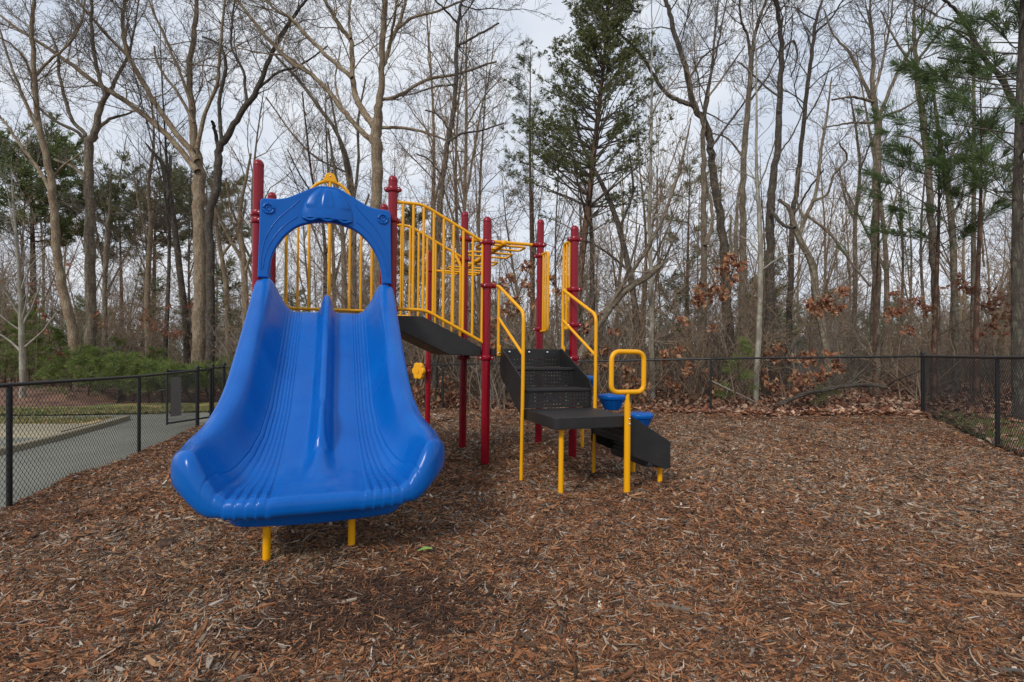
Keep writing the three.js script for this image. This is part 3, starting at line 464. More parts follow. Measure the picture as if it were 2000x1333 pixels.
{ // gate leaf, part open
  const g = group('gate', scene), h = FD, e = [-7.5, -11.06], yb = -0.36, yt = 0.775; tag(g, 'part open chain link gate with a blank grey plate', 'gate');
  const L = Math.hypot(e[0] - h[0], e[1] - h[1]), u = [(e[0] - h[0]) / L, (e[1] - h[1]) / L], a = [h[0] + u[0] * 0.06, h[1] + u[1] * 0.06];
  bar('frame', [V(e[0], yb - 0.03, e[1]), V(e[0], yt + 0.05, e[1])], 0.021, g, M.fence); bar('frame', [V(a[0], yb, a[1]), V(a[0], yt + 0.02, a[1])], 0.021, g, M.fence);
  bar('frame', [V(e[0], yt, e[1]), V(a[0], yt, a[1])], 0.021, g, M.fence); bar('frame', [V(e[0], yb, e[1]), V(a[0], yb, a[1])], 0.021, g, M.fence);
  part('chain_link_mesh', linkMesh(e, a, yb, yb, yt - yb, 3), M.wire, g).userData.kind = 'stuff';
  const s = new GB(), A = t => [lerp(e[0], a[0], t), lerp(e[1], a[1], t)], [x0, z0] = A(0.07), [x1, z1] = A(0.3), q = 0.02; s.face(V(x0 + q, yb + 0.14, z0 + q), V(x1 + q, yb + 0.14, z1 + q), V(x1 + q, yt - 0.14, z1 + q), V(x0 + q, yt - 0.14, z0 + q)); s.face(V(x0 + q - 0.004, yt - 0.14, z0 + q), V(x1 + q - 0.004, yt - 0.14, z1 + q), V(x1 + q - 0.004, yb + 0.14, z1 + q), V(x0 + q - 0.004, yb + 0.14, z0 + q));
  part('plate', s.geo(), M.signGrey, g);
  bar('latch', [V(e[0], 0.38, e[1]), V(e[0] - 0.17, 0.36, e[1] + 0.03)], 0.012, g, M.fence); part('hinge', box(h[0] - 0.05, h[0] + 0.05, yt + 0.03, yt + 0.07, h[1] - 0.05, h[1] + 0.05), M.fence, g);
}

// ---------------------------------------------------------------- trees
const UP = V(0, 1, 0);
function perp(t, r) { const a = V(r() - 0.5, r() - 0.5, r() - 0.5); a.sub(t.clone().multiplyScalar(a.dot(t))); return a.normalize(); }
function grow(gb, pts, radii, level, r, o) { // side branches along a limb
  const cum = [0]; for (let k = 1; k < pts.length; k++) cum.push(cum[k - 1] + pts[k].distanceTo(pts[k - 1])); const L = cum[cum.length - 1];
  const n = Math.min(o.most[level], Math.round(L * o.dens[level] * (0.8 + 0.4 * r())));
  for (let i = 0; i < n; i++) {
    const t = lerp(level ? 0.12 : o.from ?? 0.2, 1, (i + r()) / n), d = t * L; let k = 1; while (k < cum.length - 1 && cum[k] < d) k++;
    const f = (d - cum[k - 1]) / (cum[k] - cum[k - 1] || 1), p = pts[k - 1].clone().lerp(pts[k], f), R = lerp(radii[k - 1], radii[k], f), tan = pts[k].clone().sub(pts[k - 1]).normalize();
    const len = Math.max(o.min, Math.min(o.max[level], L * lerp(0.22, 0.5, r()) * (1.1 - 0.55 * t))), rad = Math.min(R * 0.55, 0.0036 + len * o.thick), ang = lerp(0.5, 1.15, r());
    let dir = tan.multiplyScalar(Math.cos(ang)).addScaledVector(perp(tan, r), Math.sin(ang)).addScaledVector(UP, o.up * r()).normalize();
    const m = level >= 2 ? 2 : level === 1 ? 4 : 6, q = [p], rr = [rad]; let c = p.clone();
    for (let s = 1; s <= m; s++) { dir.add(V(r() - 0.5, r() - 0.5, r() - 0.5).multiplyScalar(o.wob)).addScaledVector(UP, o.up * 0.18).normalize(); c = c.clone().addScaledVector(dir, len / m); q.push(c); rr.push(Math.max(0.0048, rad * (1 - 0.82 * s / m))); }
    gb[level ? 1 : 0].tube(q, rr, level >= 2 ? 3 : level === 1 ? 3 : 5, false);
    if (level < o.levels) grow(gb, q, rr, level + 1, r, o);
  }
}
const DEF = { dens: [2.3, 5, 9, 7], most: [19, 14, 12, 5], max: [3.4, 1.6, 0.75, 0.35], min: 0.14, thick: 0.0062, up: 0.2, wob: 0.62, levels: 2 };
function limbPoints(spec, Z, r, tail) { // [x, y, width in px] along the limb; depth wanders as it goes
  const dz = (r() - 0.5) * 2.4, n = spec.length; let P = spec.map(([x, y], k) => px(x, y, Z + dz * (k / (n - 1 || 1)) * (tail ? 1 : 0)));
  let R = spec.map(s => s[2] * Z / F / 2 * 0.87);
  if (tail && spec[n - 1][1] < 15) { const d = P[n - 1].clone().sub(P[n - 2]).normalize(); P.push(P[n - 1].clone().addScaledVector(d, 1.6), P[n - 1].clone().addScaledVector(d, 3.2).add(V((r() - 0.5), 0, r() - 0.5))); R.push(R[R.length - 1] * 0.7, R[R.length - 1] * 0.3); }
  const N = Math.max(8, P.length * 4), c = new THREE.CatmullRomCurve3(P, false, 'centripetal'), q = [], rr = [];
  for (let k = 0; k <= N; k++) { const t = k / N * (P.length - 1), i = Math.min(P.length - 2, Math.floor(t)); q.push(c.getPoint(k / N).add(V(r() - 0.5, (r() - 0.5) * 0.5, r() - 0.5).multiplyScalar(tail && k ? Math.min(0.09, 0.4 * R[i] + 0.018) : 0.015))); rr.push(lerp(R[i], R[i + 1], t - i) * (1 + (r() - 0.5) * 0.08)); }
  return [q, rr];
}
let seedN = 100;
function pxTree(label, Z, bark, twig, trunk, limbs, o = {}) {
  const r = rng(seedN++), opt = { ...DEF, ...o }, g = group(o.name || 'bare_tree', scene); tag(g, label, 'tree', o.group);
  let [q, rr] = limbPoints(trunk, Z, r, trunk[trunk.length - 1][1] < 15);
  const base = q[0].clone(), gy = gh(base.x, base.z) - 0.15, extra = [], er = []; if (base.y > gy) { for (const t of [0, 0.12, 0.35, 0.7]) { extra.push(V(base.x, lerp(gy, base.y, t), base.z)); er.push(rr[0] * (1.45 - Math.min(0.4, t * 1.3))); } q = [...extra, ...q]; rr = [...er, ...rr]; }
  const root = V(q[0].x, gy + 0.15, q[0].z); g.position.copy(root); const rel = a => a.map(p => p.clone().sub(root));
  part('trunk', new GB().tube(rel(q), rr, 14, false).geo(), bark, g);
  const wood = new GB(), fine = new GB(), L = [[q.slice(Math.floor(q.length * (o.bare ?? 0.45))), rr.slice(Math.floor(rr.length * (o.bare ?? 0.45)))]];
  for (const l of limbs) { const [a, b] = limbPoints(l, Z, r, true); part('limb', new GB().tube(rel(a), b, 8, false).geo(), bark, g); L.push([a, b]); }
  for (const [a, b] of L) grow([wood, fine], rel(a), b, 0, r, opt);
  if (o.scrub) grow([wood, fine], rel(q.slice(0, Math.floor(q.length * 0.6))), rr.map(v => v * 0.3), 1, r, { ...opt, dens: [0, o.scrub, 5, 5], most: [0, 30, 6, 4], max: [0, 1.6, 0.6, 0.3] });
  if (wood.count) part('branches', wood.geo(), twig === M.twigPale ? M.twigPale : bark, g);
  if (fine.count) { const c = part('crown', fine.geo(), twig, g); }
  return g;
}
const G_ = M.barkGrey, D_ = M.barkDark, T_ = M.barkTan, P_ = M.barkPale;
// left of the slide
pxTree('pale grey trunk leaning over the young pines, with long upswept limbs', 19, T_, M.twigGrey, [[152, 745, 21], [149, 700, 20], [130, 600, 18], [114, 522, 17], [106, 430, 15], [100, 370, 14], [92, 315, 13], [76, 250, 11], [70, 190, 10], [66, 130, 9], [62, 60, 8], [65, 0, 6]],
  [[[102, 385, 8], [75, 330, 7], [40, 285, 6], [5, 235, 5], [-40, 190, 4]], [[78, 262, 7], [55, 215, 6], [30, 150, 5], [5, 80, 4], [-10, 20, 3]], [[66, 165, 7], [50, 120, 5], [20, 85, 4], [-10, 70, 3]], [[98, 350, 5], [125, 322, 4], [158, 300, 3]], [[67, 150, 6], [100, 115, 5], [130, 90, 4], [160, 40, 3], [165, 0, 3]]]);
pxTree('straight grey trunk that forks into a wide vase of limbs', 20, G_, M.twigGrey, [[176, 750, 24], [175, 716, 22], [176, 560, 20], [175, 450, 19], [173, 355, 17], [174, 280, 17], [186, 255, 14], [197, 205, 11], [205, 190, 9], [193, 150, 8], [185, 110, 7], [178, 40, 6], [180, 0, 5]],
  [[[172, 285, 10], [165, 262, 9], [140, 235, 8], [125, 190, 7], [114, 140, 6], [113, 105, 5], [95, 60, 4]], [[195, 205, 9], [217, 172, 8], [237, 135, 7], [248, 115, 6], [262, 60, 4], [270, 0, 3]], [[172, 352, 9], [140, 325, 7], [105, 312, 6]], [[170, 278, 8], [150, 258, 7], [105, 235, 6], [72, 205, 5], [60, 160, 3]], [[186, 255, 8], [215, 232, 6], [250, 222, 4], [262, 216, 3]]]);
pxTree('big twin stemmed oak, tan barked trunk with long diagonal limbs', 20, T_, M.twigGrey, [[388, 752, 31], [388, 705, 29], [391, 600, 27], [391, 500, 26], [388, 400, 26], [387, 330, 25], [380, 290, 17], [374, 210, 14], [369, 140, 12], [378, 70, 11], [383, 20, 9], [384, 0, 8]],
  [[[385, 335, 16], [365, 308, 13], [310, 250, 12], [244, 197, 11], [183, 160, 10], [110, 105, 8], [33, 55, 6], [-20, 15, 4]], [[384, 315, 16], [372, 295, 13], [333, 245, 12], [278, 161, 11], [250, 105, 10], [239, 55, 8], [244, 0, 7]], [[253, 112, 7], [211, 72, 6], [150, 0, 5]], [[385, 290, 10], [400, 225, 8], [424, 160, 7], [430, 90, 6], [440, 0, 4]], [[376, 215, 8], [350, 140, 6], [320, 70, 5], [290, 0, 4]], [[378, 240, 7], [345, 180, 6], [310, 130, 5], [300, 90, 4]]], { most: [21, 15, 12, 5] });
pxTree('dark stem of the twin oak, curving away to the right', 19.4, D_, M.twigDark, [[409, 748, 20], [410, 694, 19], [411, 600, 18], [411, 500, 17], [408, 433, 16], [420, 375, 16], [426, 330, 16], [428, 292, 15], [446, 262, 13], [470, 222, 12], [500, 180, 11], [520, 130, 9], [545, 75, 8], [585, 15, 6], [598, 0, 5]],
  [[[427, 300, 10], [418, 250, 7], [415, 238, 6]], [[432, 285, 9], [428, 200, 8], [440, 120, 7], [425, 85, 5], [395, 72, 4]], [[481, 205, 8], [475, 140, 6], [452, 90, 5], [458, 0, 4]], [[505, 172, 6], [545, 140, 5], [585, 128, 4], [640, 90, 3]]]);
pxTree('dark snapped trunk with a broken top beside the twin oak', 22, D_, M.twigDark, [[366, 740, 14], [363, 640, 13], [352, 540, 13], [344, 472, 13], [334, 400, 12], [326, 355, 11], [316, 318, 9], [300, 300, 7], [283, 279, 3]], [[[327, 360, 9], [331, 330, 8], [333, 306, 6]]], { bare: 0.3, most: [9, 8, 6, 4] });
pxTree('slim tan trunk with rough peeling bark and thin top', 23, T_, M.twigGrey, [[293, 742, 15], [291, 700, 14], [287, 620, 13], [289, 527, 11], [294, 444, 9], [290, 360, 7], [300, 280, 5], [296, 200, 4]], [[[290, 470, 5], [270, 400, 4], [262, 340, 3]]], { scrub: 0.6 });
pxTree('thin grey trunk between the pale leaning tree and the snapped trunk', 24, G_, M.twigGrey, [[206, 740, 11], [205, 694, 10], [204, 600, 10], [205, 527, 9], [210, 440, 8], [214, 405, 5], [216, 330, 3]], [], { bare: 0.3, scrub: 0.7 });
pxTree('small pale sapling with fine whitish branches standing on the straw bank', 16.2, P_, M.twigPale, [[43, 788, 13], [44, 740, 12], [42, 680, 11], [39, 600, 9], [36, 527, 7], [30, 450, 5], [24, 380, 3], [22, 330, 2]], [[[43, 690, 6], [20, 668, 4], [-20, 640, 3]], [[43, 680, 5], [75, 655, 4], [110, 610, 3]], [[41, 640, 5], [65, 595, 4], [80, 540, 2]], [[40, 620, 5], [10, 570, 4], [-15, 540, 2]], [[38, 570, 4], [60, 520, 3], [90, 490, 2]]], { name: 'sapling', bare: 0.25, dens: [2.2, 3.6, 5, 5], up: 0.25, wob: 0.25 });
pxTree('thin crooked tan tree just outside the slide, behind the gate', 22, T_, M.twigGrey, [[448, 740, 12], [446, 688, 11], [443, 610, 10], [441, 555, 10], [432, 500, 9], [423, 444, 8], [420, 400, 6], [410, 350, 4]], [[[434, 500, 6], [470, 440, 5], [480, 390, 4]]], { scrub: 0.5 });
pxTree('many limbed tan tree seen beside the red post and hood', 21, T_, M.twigGrey, [[482, 740, 17], [480, 640, 15], [478, 560, 13], [474, 500, 12], [468, 440, 10], [470, 400, 8], [480, 350, 6], [490, 300, 4]], [[[474, 510, 9], [450, 470, 7], [430, 430, 6], [415, 390, 4]], [[470, 450, 6], [452, 410, 5], [440, 350, 4]], [[476, 540, 7], [500, 470, 5], [515, 420, 4]]]);
// behind the climber
pxTree('tall tan oak behind the slide hood, with limbs spreading both ways', 17.5, T_, M.twigGrey, [[741, 760, 31], [740, 690, 29], [738, 560, 26], [736, 430, 24], [735, 330, 24], [735, 284, 25], [735, 240, 22], [741, 200, 15], [745, 142, 13], [748, 63, 12], [751, 0, 11]],
  [[[728, 278, 13], [696, 246, 11], [664, 208, 11], [636, 173, 10], [608, 145, 9], [570, 123, 9], [529, 82, 8], [497, 44, 7], [466, 3, 6]], [[730, 248, 17], [718, 230, 16], [699, 202, 14], [690, 170, 13], [688, 110, 11], [684, 78, 11], [667, 57, 10], [639, 9, 8]], [[687, 152, 10], [639, 110, 9], [592, 63, 9], [567, 35, 8], [538, 20, 6], [520, 0, 5]], [[685, 75, 7], [682, 40, 6], [684, 0, 5]], [[746, 130, 10], [752, 118, 10], [764, 80, 9], [776, 56, 9], [788, 19, 7], [793, 0, 7]], [[778, 55, 7], [800, 38, 6], [860, 19, 5], [905, 0, 4]], [[757, 95, 6], [768, 47, 6], [775, 0, 5]], [[743, 196, 8], [781, 186, 8], [828, 158, 7], [891, 145, 6], [970, 120, 4]], [[743, 250, 8], [781, 249, 7], [828, 258, 6], [872, 274, 4]], [[668, 210, 5], [655, 160, 4], [665, 90, 3]], [[600, 140, 5], [560, 110, 4], [520, 105, 3], [455, 92, 2]]], { most: [21, 15, 12, 5] });
pxTree('slender dark oak leaning slightly, behind the ramp railing', 16, D_, M.twigDark, [[848, 760, 16], [850, 690, 15], [853, 540, 14], [859, 410, 13], [866, 340, 13], [873, 290, 12], [884, 225, 11], [890, 150, 10], [893, 80, 9], [899, 16, 7], [902, 0, 6]], [[[873, 280, 6], [900, 262, 5], [940, 255, 4], [985, 240, 3]], [[890, 165, 5], [850, 170, 4], [800, 185, 3], [770, 190, 2]], [[893, 90, 6], [930, 70, 5], [975, 45, 4]], [[893, 45, 5], [870, 20, 4], [850, 0, 3]], [[878, 255, 5], [855, 225, 4], [830, 215, 3]], [[865, 345, 4], [835, 310, 3], [812, 300, 2]]], { most: [21, 15, 12, 5] });
pxTree('slim twin trunk with upright limbs behind the overhead ladder', 22, T_, M.twigGrey, [[905, 745, 10], [906, 640, 9], [907, 500, 8], [907, 410, 8], [910, 283, 7], [911, 200, 6], [910, 120, 4], [912, 40, 3]], [[[908, 400, 6], [925, 300, 5], [938, 220, 4], [955, 150, 3], [965, 80, 2]], [[907, 390, 5], [893, 300, 4], [885, 240, 3]], [[910, 250, 4], [945, 190, 3], [980, 150, 2]]]);
pxTree('grey tree of several long thin limbs behind the arch of the hood', 24, G_, M.twigGrey, [[690, 745, 14], [690, 560, 13], [690, 430, 12], [680, 320, 10], [655, 255, 8], [626, 214, 8], [590, 165, 7], [560, 132, 6], [510, 80, 4]], [[[688, 420, 7], [676, 330, 6], [655, 240, 5], [640, 160, 4]], [[690, 410, 7], [700, 300, 6], [700, 230, 5], [715, 150, 3]], [[684, 340, 5], [620, 310, 4], [570, 260, 3], [520, 190, 3]]]);
pxTree('grey trunk framed in the slide entrance', 21, G_, M.twigGrey, [[672, 745, 15], [671, 640, 13], [672, 540, 12], [668, 450, 10], [660, 380, 8], [650, 310, 6], [640, 250, 4]], [[[671, 520, 6], [700, 440, 5], [720, 380, 4]], [[670, 470, 5], [640, 420, 4], [610, 390, 3]]], { scrub: 0.6 });
pxTree('thin dark tree behind the bars of the barrier panel', 25, D_, M.twigDark, [[632, 740, 10], [634, 600, 9], [635, 500, 8], [628, 420, 6], [610, 350, 5], [600, 270, 4], [590, 180, 3]], [[[634, 510, 5], [655, 420, 4], [648, 330, 3]], [[622, 400, 4], [585, 340, 3], [560, 290, 2]]], { scrub: 0.6 });
// right of the climber
pxTree('smooth pale slender tree rising behind the yellow grab loop', 14, P_, M.twigPale, [[1275, 812, 13], [1275, 740, 12], [1273, 640, 11], [1271, 525, 10], [1269, 440, 9], [1270, 368, 8], [1272, 290, 7], [1274, 210, 6], [1273, 130, 4], [1274, 50, 3], [1273, 0, 2]], [[[1272, 430, 4], [1310, 400, 3], [1345, 370, 2]], [[1271, 360, 3], [1240, 330, 3], [1215, 315, 2]]], { bare: 0.3, dens: [0.9, 2.5, 5, 5] });
pxTree('dark forked tree leaning left behind the handrail', 15.5, D_, M.twigDark, [[1258, 790, 17], [1248, 690, 15], [1240, 600, 14], [1226, 515, 13], [1205, 431, 12], [1185, 380, 11], [1166, 341, 9], [1140, 290, 7], [1120, 230, 5]], [[[1210, 445, 6], [1235, 380, 5], [1230, 300, 4]], [[1230, 530, 6], [1180, 490, 5], [1140, 470, 4], [1105, 480, 3]]]);
pxTree('dead snapped trunk leaning low to the right, pale broken tip', 13.6, G_, M.twigGrey, [[1110, 745, 23], [1150, 665, 21], [1203, 585, 19], [1235, 558, 16], [1271, 537, 12], [1295, 515, 8], [1304, 506, 2]], [[[1178, 615, 7], [1224, 546, 8], [1262, 490, 8], [1298, 420, 7], [1330, 320, 6], [1350, 231, 2]], [[1210, 575, 5], [1235, 500, 4], [1250, 440, 3]]], { bare: 0.3, most: [8, 7, 5, 4] });
pxTree('dark S shaped trunk with a heavy limb reaching left', 16.5, D_, M.twigDark, [[1432, 770, 22], [1424, 646, 20], [1418, 540, 19], [1413, 473, 18], [1405, 410, 17], [1396, 350, 17], [1389, 294, 16], [1381, 247, 16], [1357, 207, 14], [1341, 140, 12], [1319, 68, 11], [1308, 25, 10], [1300, 0, 9]], [[[1357, 208, 11], [1330, 198, 10], [1302, 183, 9], [1277, 148, 8], [1250, 105, 7], [1205, 60, 5], [1170, 20, 4]], [[1388, 290, 6], [1420, 245, 5], [1450, 205, 4], [1480, 160, 3]], [[1345, 155, 5], [1375, 110, 4], [1420, 80, 3]], [[1372, 228, 6], [1382, 170, 5], [1400, 100, 4], [1420, 0, 3]]]);
pxTree('straight grey brown trunk with peeling bark, next to the S shaped trunk', 16, G_, M.twigGrey, [[1369, 775, 15], [1371, 698, 14], [1374, 600, 14], [1376, 473, 13], [1375, 380, 12], [1374, 300, 11], [1376, 240, 9], [1386, 170, 7], [1396, 80, 5], [1403, 0, 4]], [[[1377, 480, 10], [1392, 430, 8], [1382, 370, 6], [1376, 340, 5]], [[1375, 250, 6], [1355, 190, 5], [1340, 120, 4]], [[1383, 190, 5], [1420, 140, 4], [1455, 90, 3]]]);
pxTree('tall trunk forked near the top, with a snapped side stem', 17, G_, M.twigDark, [[1448, 770, 17], [1451, 690, 16], [1452, 560, 15], [1452, 473, 14], [1451, 400, 13], [1453, 315, 12], [1460, 210, 11], [1467, 130, 10], [1472, 80, 8], [1486, 30, 6], [1498, 0, 5]], [[[1467, 130, 8], [1460, 70, 6], [1448, 40, 5], [1444, 0, 4]], [[1436, 520, 9], [1438, 440, 8], [1446, 360, 5]], [[1428, 500, 7], [1427, 420, 5]], [[1462, 200, 5], [1500, 150, 4], [1530, 90, 3]], [[1453, 310, 5], [1420, 270, 4], [1390, 260, 3]]]);
pxTree('slender smooth tree with mossy pale bark behind the back fence', 13.2, P_, M.twigPale, [[1476, 812, 13], [1478, 740, 12], [1483, 640, 12], [1486, 525, 11], [1484, 440, 10], [1480, 368, 8], [1477, 300, 6], [1478, 236, 5], [1478, 150, 3], [1475, 60, 2]], [[[1485, 500, 4], [1462, 470, 3], [1445, 462, 3]], [[1484, 530, 4], [1530, 500, 3], [1575, 495, 2]], [[1480, 370, 4], [1500, 320, 3], [1515, 270, 2]]], { bare: 0.35, dens: [1, 2.6, 5, 5] });
pxTree('tall dark trunk with a slight bow, widest along the back fence', 15.5, D_, M.twigDark, [[1495, 800, 23], [1498, 720, 21], [1504, 620, 20], [1506, 500, 18], [1503, 420, 18], [1508, 370, 17], [1517, 310, 15], [1522, 240, 14], [1525, 170, 12], [1527, 105, 11], [1521, 35, 9], [1514, 0, 8]], [[[1524, 190, 5], [1490, 165, 4], [1455, 130, 4], [1440, 120, 3]], [[1526, 100, 5], [1550, 80, 5], [1558, 110, 4], [1545, 150, 3]], [[1505, 410, 8], [1530, 440, 7], [1552, 445, 6]], [[1518, 305, 4], [1550, 260, 3], [1575, 200, 3]]]);
pxTree('slim dark tree arching to the right above the fallen branch', 18, D_, M.twigDark, [[1540, 770, 13], [1541, 640, 12], [1545, 525, 12], [1549, 430, 11], [1557, 360, 10], [1565, 289, 9], [1574, 200, 9], [1585, 115, 8], [1592, 52, 7], [1606, 0, 5]], [[[1590, 65, 5], [1620, 40, 4], [1640, 10, 3]], [[1570, 240, 4], [1600, 190, 3], [1625, 120, 2]], [[1550, 420, 5], [1580, 370, 4], [1610, 330, 3]]]);
pxTree('crooked tree with looping limbs above the fallen branch', 15, G_, M.twigGrey, [[1625, 790, 17], [1610, 660, 16], [1592, 560, 15], [1588, 520, 15], [1566, 475, 13], [1552, 442, 12], [1540, 405, 9], [1520, 390, 6]], [[[1560, 462, 10], [1575, 420, 9], [1590, 390, 8], [1600, 330, 7], [1617, 210, 5], [1625, 150, 3]], [[1588, 395, 6], [1615, 380, 5], [1630, 340, 5], [1655, 310, 4], [1640, 280, 3]], [[1570, 430, 5], [1555, 380, 4], [1560, 330, 3]], [[1575, 420, 6], [1620, 455, 6], [1660, 510, 5], [1700, 560, 4]]]);
pxTree('grey trunk topped by a dense fan of fine branches', 15.5, G_, M.twigDark, [[1708, 800, 20], [1709, 691, 19], [1710, 580, 18], [1711, 486, 17], [1713, 380, 16], [1715, 290, 16], [1716, 232, 15], [1706, 180, 10], [1705, 110, 8], [1702, 50, 5], [1700, 0, 4]], [[[1712, 220, 9], [1690, 165, 7], [1660, 105, 6], [1630, 70, 4], [1610, 20, 3]], [[1718, 225, 9], [1750, 150, 7], [1780, 95, 6], [1820, 40, 5], [1850, 0, 4]], [[1710, 200, 7], [1668, 190, 5], [1625, 195, 4]], [[1708, 185, 6], [1725, 120, 5], [1740, 40, 4], [1745, 0, 3]], [[1712, 240, 6], [1665, 240, 5], [1610, 250, 3]], [[1716, 230, 6], [1760, 215, 5], [1800, 190, 3]]], { most: [24, 15, 10, 5], dens: [2.2, 4, 6, 7] });
pxTree('grey trunk bending left at mid height, behind the corner post', 15, G_, M.twigDark, [[1833, 795, 16], [1830, 690, 15], [1827, 580, 15], [1822, 486, 14], [1818, 400, 13], [1812, 310, 13], [1800, 215, 12], [1791, 150, 9], [1789, 90, 8], [1785, 40, 6], [1788, 0, 5]], [[[1791, 140, 6], [1765, 105, 5], [1745, 70, 4], [1720, 20, 3]], [[1792, 120, 6], [1830, 70, 5], [1880, 30, 4]], [[1800, 200, 5], [1840, 150, 4], [1890, 110, 3]], [[1812, 300, 5], [1780, 270, 4], [1745, 265, 3]]]);
pxTree('leaning grey trunk close behind the reddish pine stem', 16, G_, M.twigGrey, [[1868, 790, 15], [1866, 640, 14], [1864, 540, 13], [1859, 432, 13], [1850, 360, 12], [1842, 310, 10], [1830, 230, 7], [1820, 150, 5]], [[[1860, 430, 6], [1880, 380, 5], [1888, 300, 4]], [[1848, 340, 5], [1870, 280, 4], [1895, 230, 3]]]);
pxTree('thin straight stem beside the big pine by the grass strip', 15, G_, M.twigDark, [[1900, 790, 11], [1901, 640, 10], [1902, 486, 9], [1903, 324, 8], [1902, 162, 6], [1898, 60, 4]], [[[1903, 350, 5], [1925, 330, 4], [1918, 440, 4], [1922, 520, 4]]], { bare: 0.4 });
pxTree('thick limb sweeping up out of the pines at the yard corner', 13, D_, M.twigGrey, [[2055, 790, 22], [2050, 600, 20], [2035, 420, 18], [2005, 260, 14], [1960, 160, 11], [1918, 105, 9], [1895, 55, 8], [1868, 20, 6], [1845, 0, 5]], [[[1940, 135, 6], [1880, 120, 5], [1830, 112, 3]], [[1915, 100, 5], [1890, 68, 4], [1830, 50, 3]], [[1960, 165, 6], [1905, 90, 5], [1850, 50, 3]]]);
pxTree('slim grey stem left of the fan topped trunk', 18, G_, M.twigDark, [[1668, 770, 11], [1669, 640, 10], [1671, 525, 9], [1671, 430, 8], [1680, 330, 6], [1672, 250, 5], [1660, 180, 3]], [[[1671, 440, 5], [1650, 380, 4], [1640, 330, 3]], [[1678, 340, 4], [1700, 280, 3]]], { scrub: 0.5 });

// --- conifers
function blade(gb, p, dir, len, w, r, col) { // one needle bundle: thin kinked double triangle
  const s = perp(dir, r).multiplyScalar(w), q = p.clone().addScaledVector(dir, len * 0.55).addScaledVector(UP, -len * 0.02), e = p.clone().addScaledVector(dir, len).addScaledVector(UP, -len * 0.12), n = s.clone().cross(dir).normalize(), k = gb.count;
  for (const v of [p, q.clone().add(s), q.clone().sub(s), e]) { gb.v(v.x, v.y, v.z, n.x, n.y, n.z, 0, 0); gb.c.push(...col); }
  gb.tri(k, k + 1, k + 2); gb.tri(k + 1, k + 3, k + 2);
}
function tuft(gb, p, dir, len, n, r, w, tone, spread = 1.7) { for (let k = 0; k < n; k++) { const d = dir.clone().add(V(r() - 0.5, r() - 0.5, r() - 0.5).multiplyScalar(spread)).normalize(), v = 0.65 + r() * 0.7, y = r(); blade(gb, p.clone().addScaledVector(dir, -len * 0.5 * r()), d, len * (0.7 + 0.5 * r()), w, r, [tone[0] * v * (1 + y * 0.5), tone[1] * v, tone[2] * v]); } }
const PINE = [0.12, 0.19, 0.05], PINE2 = [0.15, 0.19, 0.075], CEDAR = [0.1, 0.14, 0.035], YOUNG = [0.12, 0.2, 0.03];
function pine(label, base, H, rad, o) { // whorled branches with needle tufts at the tips
  const r = rng(seedN++), g = group(o.name || 'pine_tree', scene), y0 = gh(base.x, base.z); g.position.set(base.x, y0, base.z); tag(g, label, 'tree', o.group);
  const lean = o.lean || [0, 0], path = t => V(lean[0] * t + Math.sin(t * 5 + base.x) * 0.06, H * t - 0.1, lean[1] * t), tr = [], tt = []; for (let k = 0; k <= 14; k++) { tr.push(path(k / 14)); tt.push(rad * (1.12 - k / 14 * 1.02)); }
  part('trunk', new GB().tube(tr, tt, 10, false).geo(), o.bark || M.barkPine, g);
  const wood = new GB(), nee = new GB(); nee.c = [];
  for (let i = 0; i < o.n; i++) {
    const t = lerp(o.from, 0.985, Math.pow((i + r()) / o.n, o.pow || 1)), p = path(t), az = r() * Math.PI * 2, prof = o.shape ? o.shape((t - o.from) / (1 - o.from)) : 1 - 0.75 * (t - o.from) / (1 - o.from), L = o.len * prof * (0.6 + 0.6 * r());
    let dir = V(Math.cos(az), o.rise * (0.4 + r()), Math.sin(az)).normalize(), c = p.clone(), q = [p], rr = [Math.max(0.006, L * 0.011)];
    for (let s = 1; s <= 5; s++) { dir.add(V(r() - 0.5, r() - 0.5 + o.curl, r() - 0.5).multiplyScalar(0.3)).normalize(); c = c.clone().addScaledVector(dir, L / 5); q.push(c); rr.push(rr[0] * (1 - s * 0.17)); }
    wood.tube(q, rr, 4, false);
    for (let b = 0; b < o.sub; b++) {
      const s = Math.floor(2 + r() * 3.99), a = q[s], d2 = dir.clone().add(V(r() - 0.5, r() * 0.5, r() - 0.5).multiplyScalar(1.8)).normalize(), l2 = L * (0.12 + 0.25 * r()), e = a.clone().addScaledVector(d2, l2);
      wood.tube([a, e], [rr[s] * 0.6, 0.004], 3, false); tuft(nee, e, d2, o.needle, o.per, r, o.w, o.tone, o.spread); if (l2 > 0.35) tuft(nee, a.clone().lerp(e, 0.6), d2, o.needle, o.per, r, o.w, o.tone, o.spread);
    }
    tuft(nee, q[5], dir, o.needle * 1.1, o.per + 4, r, o.w, o.tone, o.spread);
  }
  part('branches', wood.geo(), M.twigDark, g); part('crown', nee.geo(), M.needle, g); return g;
}
const at = (x, Z) => V((x - 1000) * Z / F, 0, -Z);
const tall = { n: 56, from: 0.62, len: 2.6, rise: 0.35, curl: 0.12, sub: 7, needle: 0.34, per: 20, w: 0.02, tone: PINE2, shape: t => 0.55 + 0.6 * Math.sin(t * 2.6 + 0.5) };
pine('tall pine with a dark rounded crown behind the pale sapling', at(62, 27), 12.6, 0.2, { ...tall, n: 74, from: 0.56, len: 2.6, tone: PINE, sub: 10 });
pine('loblolly pine with an open crown beside the snapped trunk', at(300, 30), 11.4, 0.17, { ...tall, from: 0.64, len: 3.0, group: undefined });
pine('pine crown showing behind the twin oak', at(405, 31), 12.0, 0.18, { ...tall, n: 34, len: 2.3 });
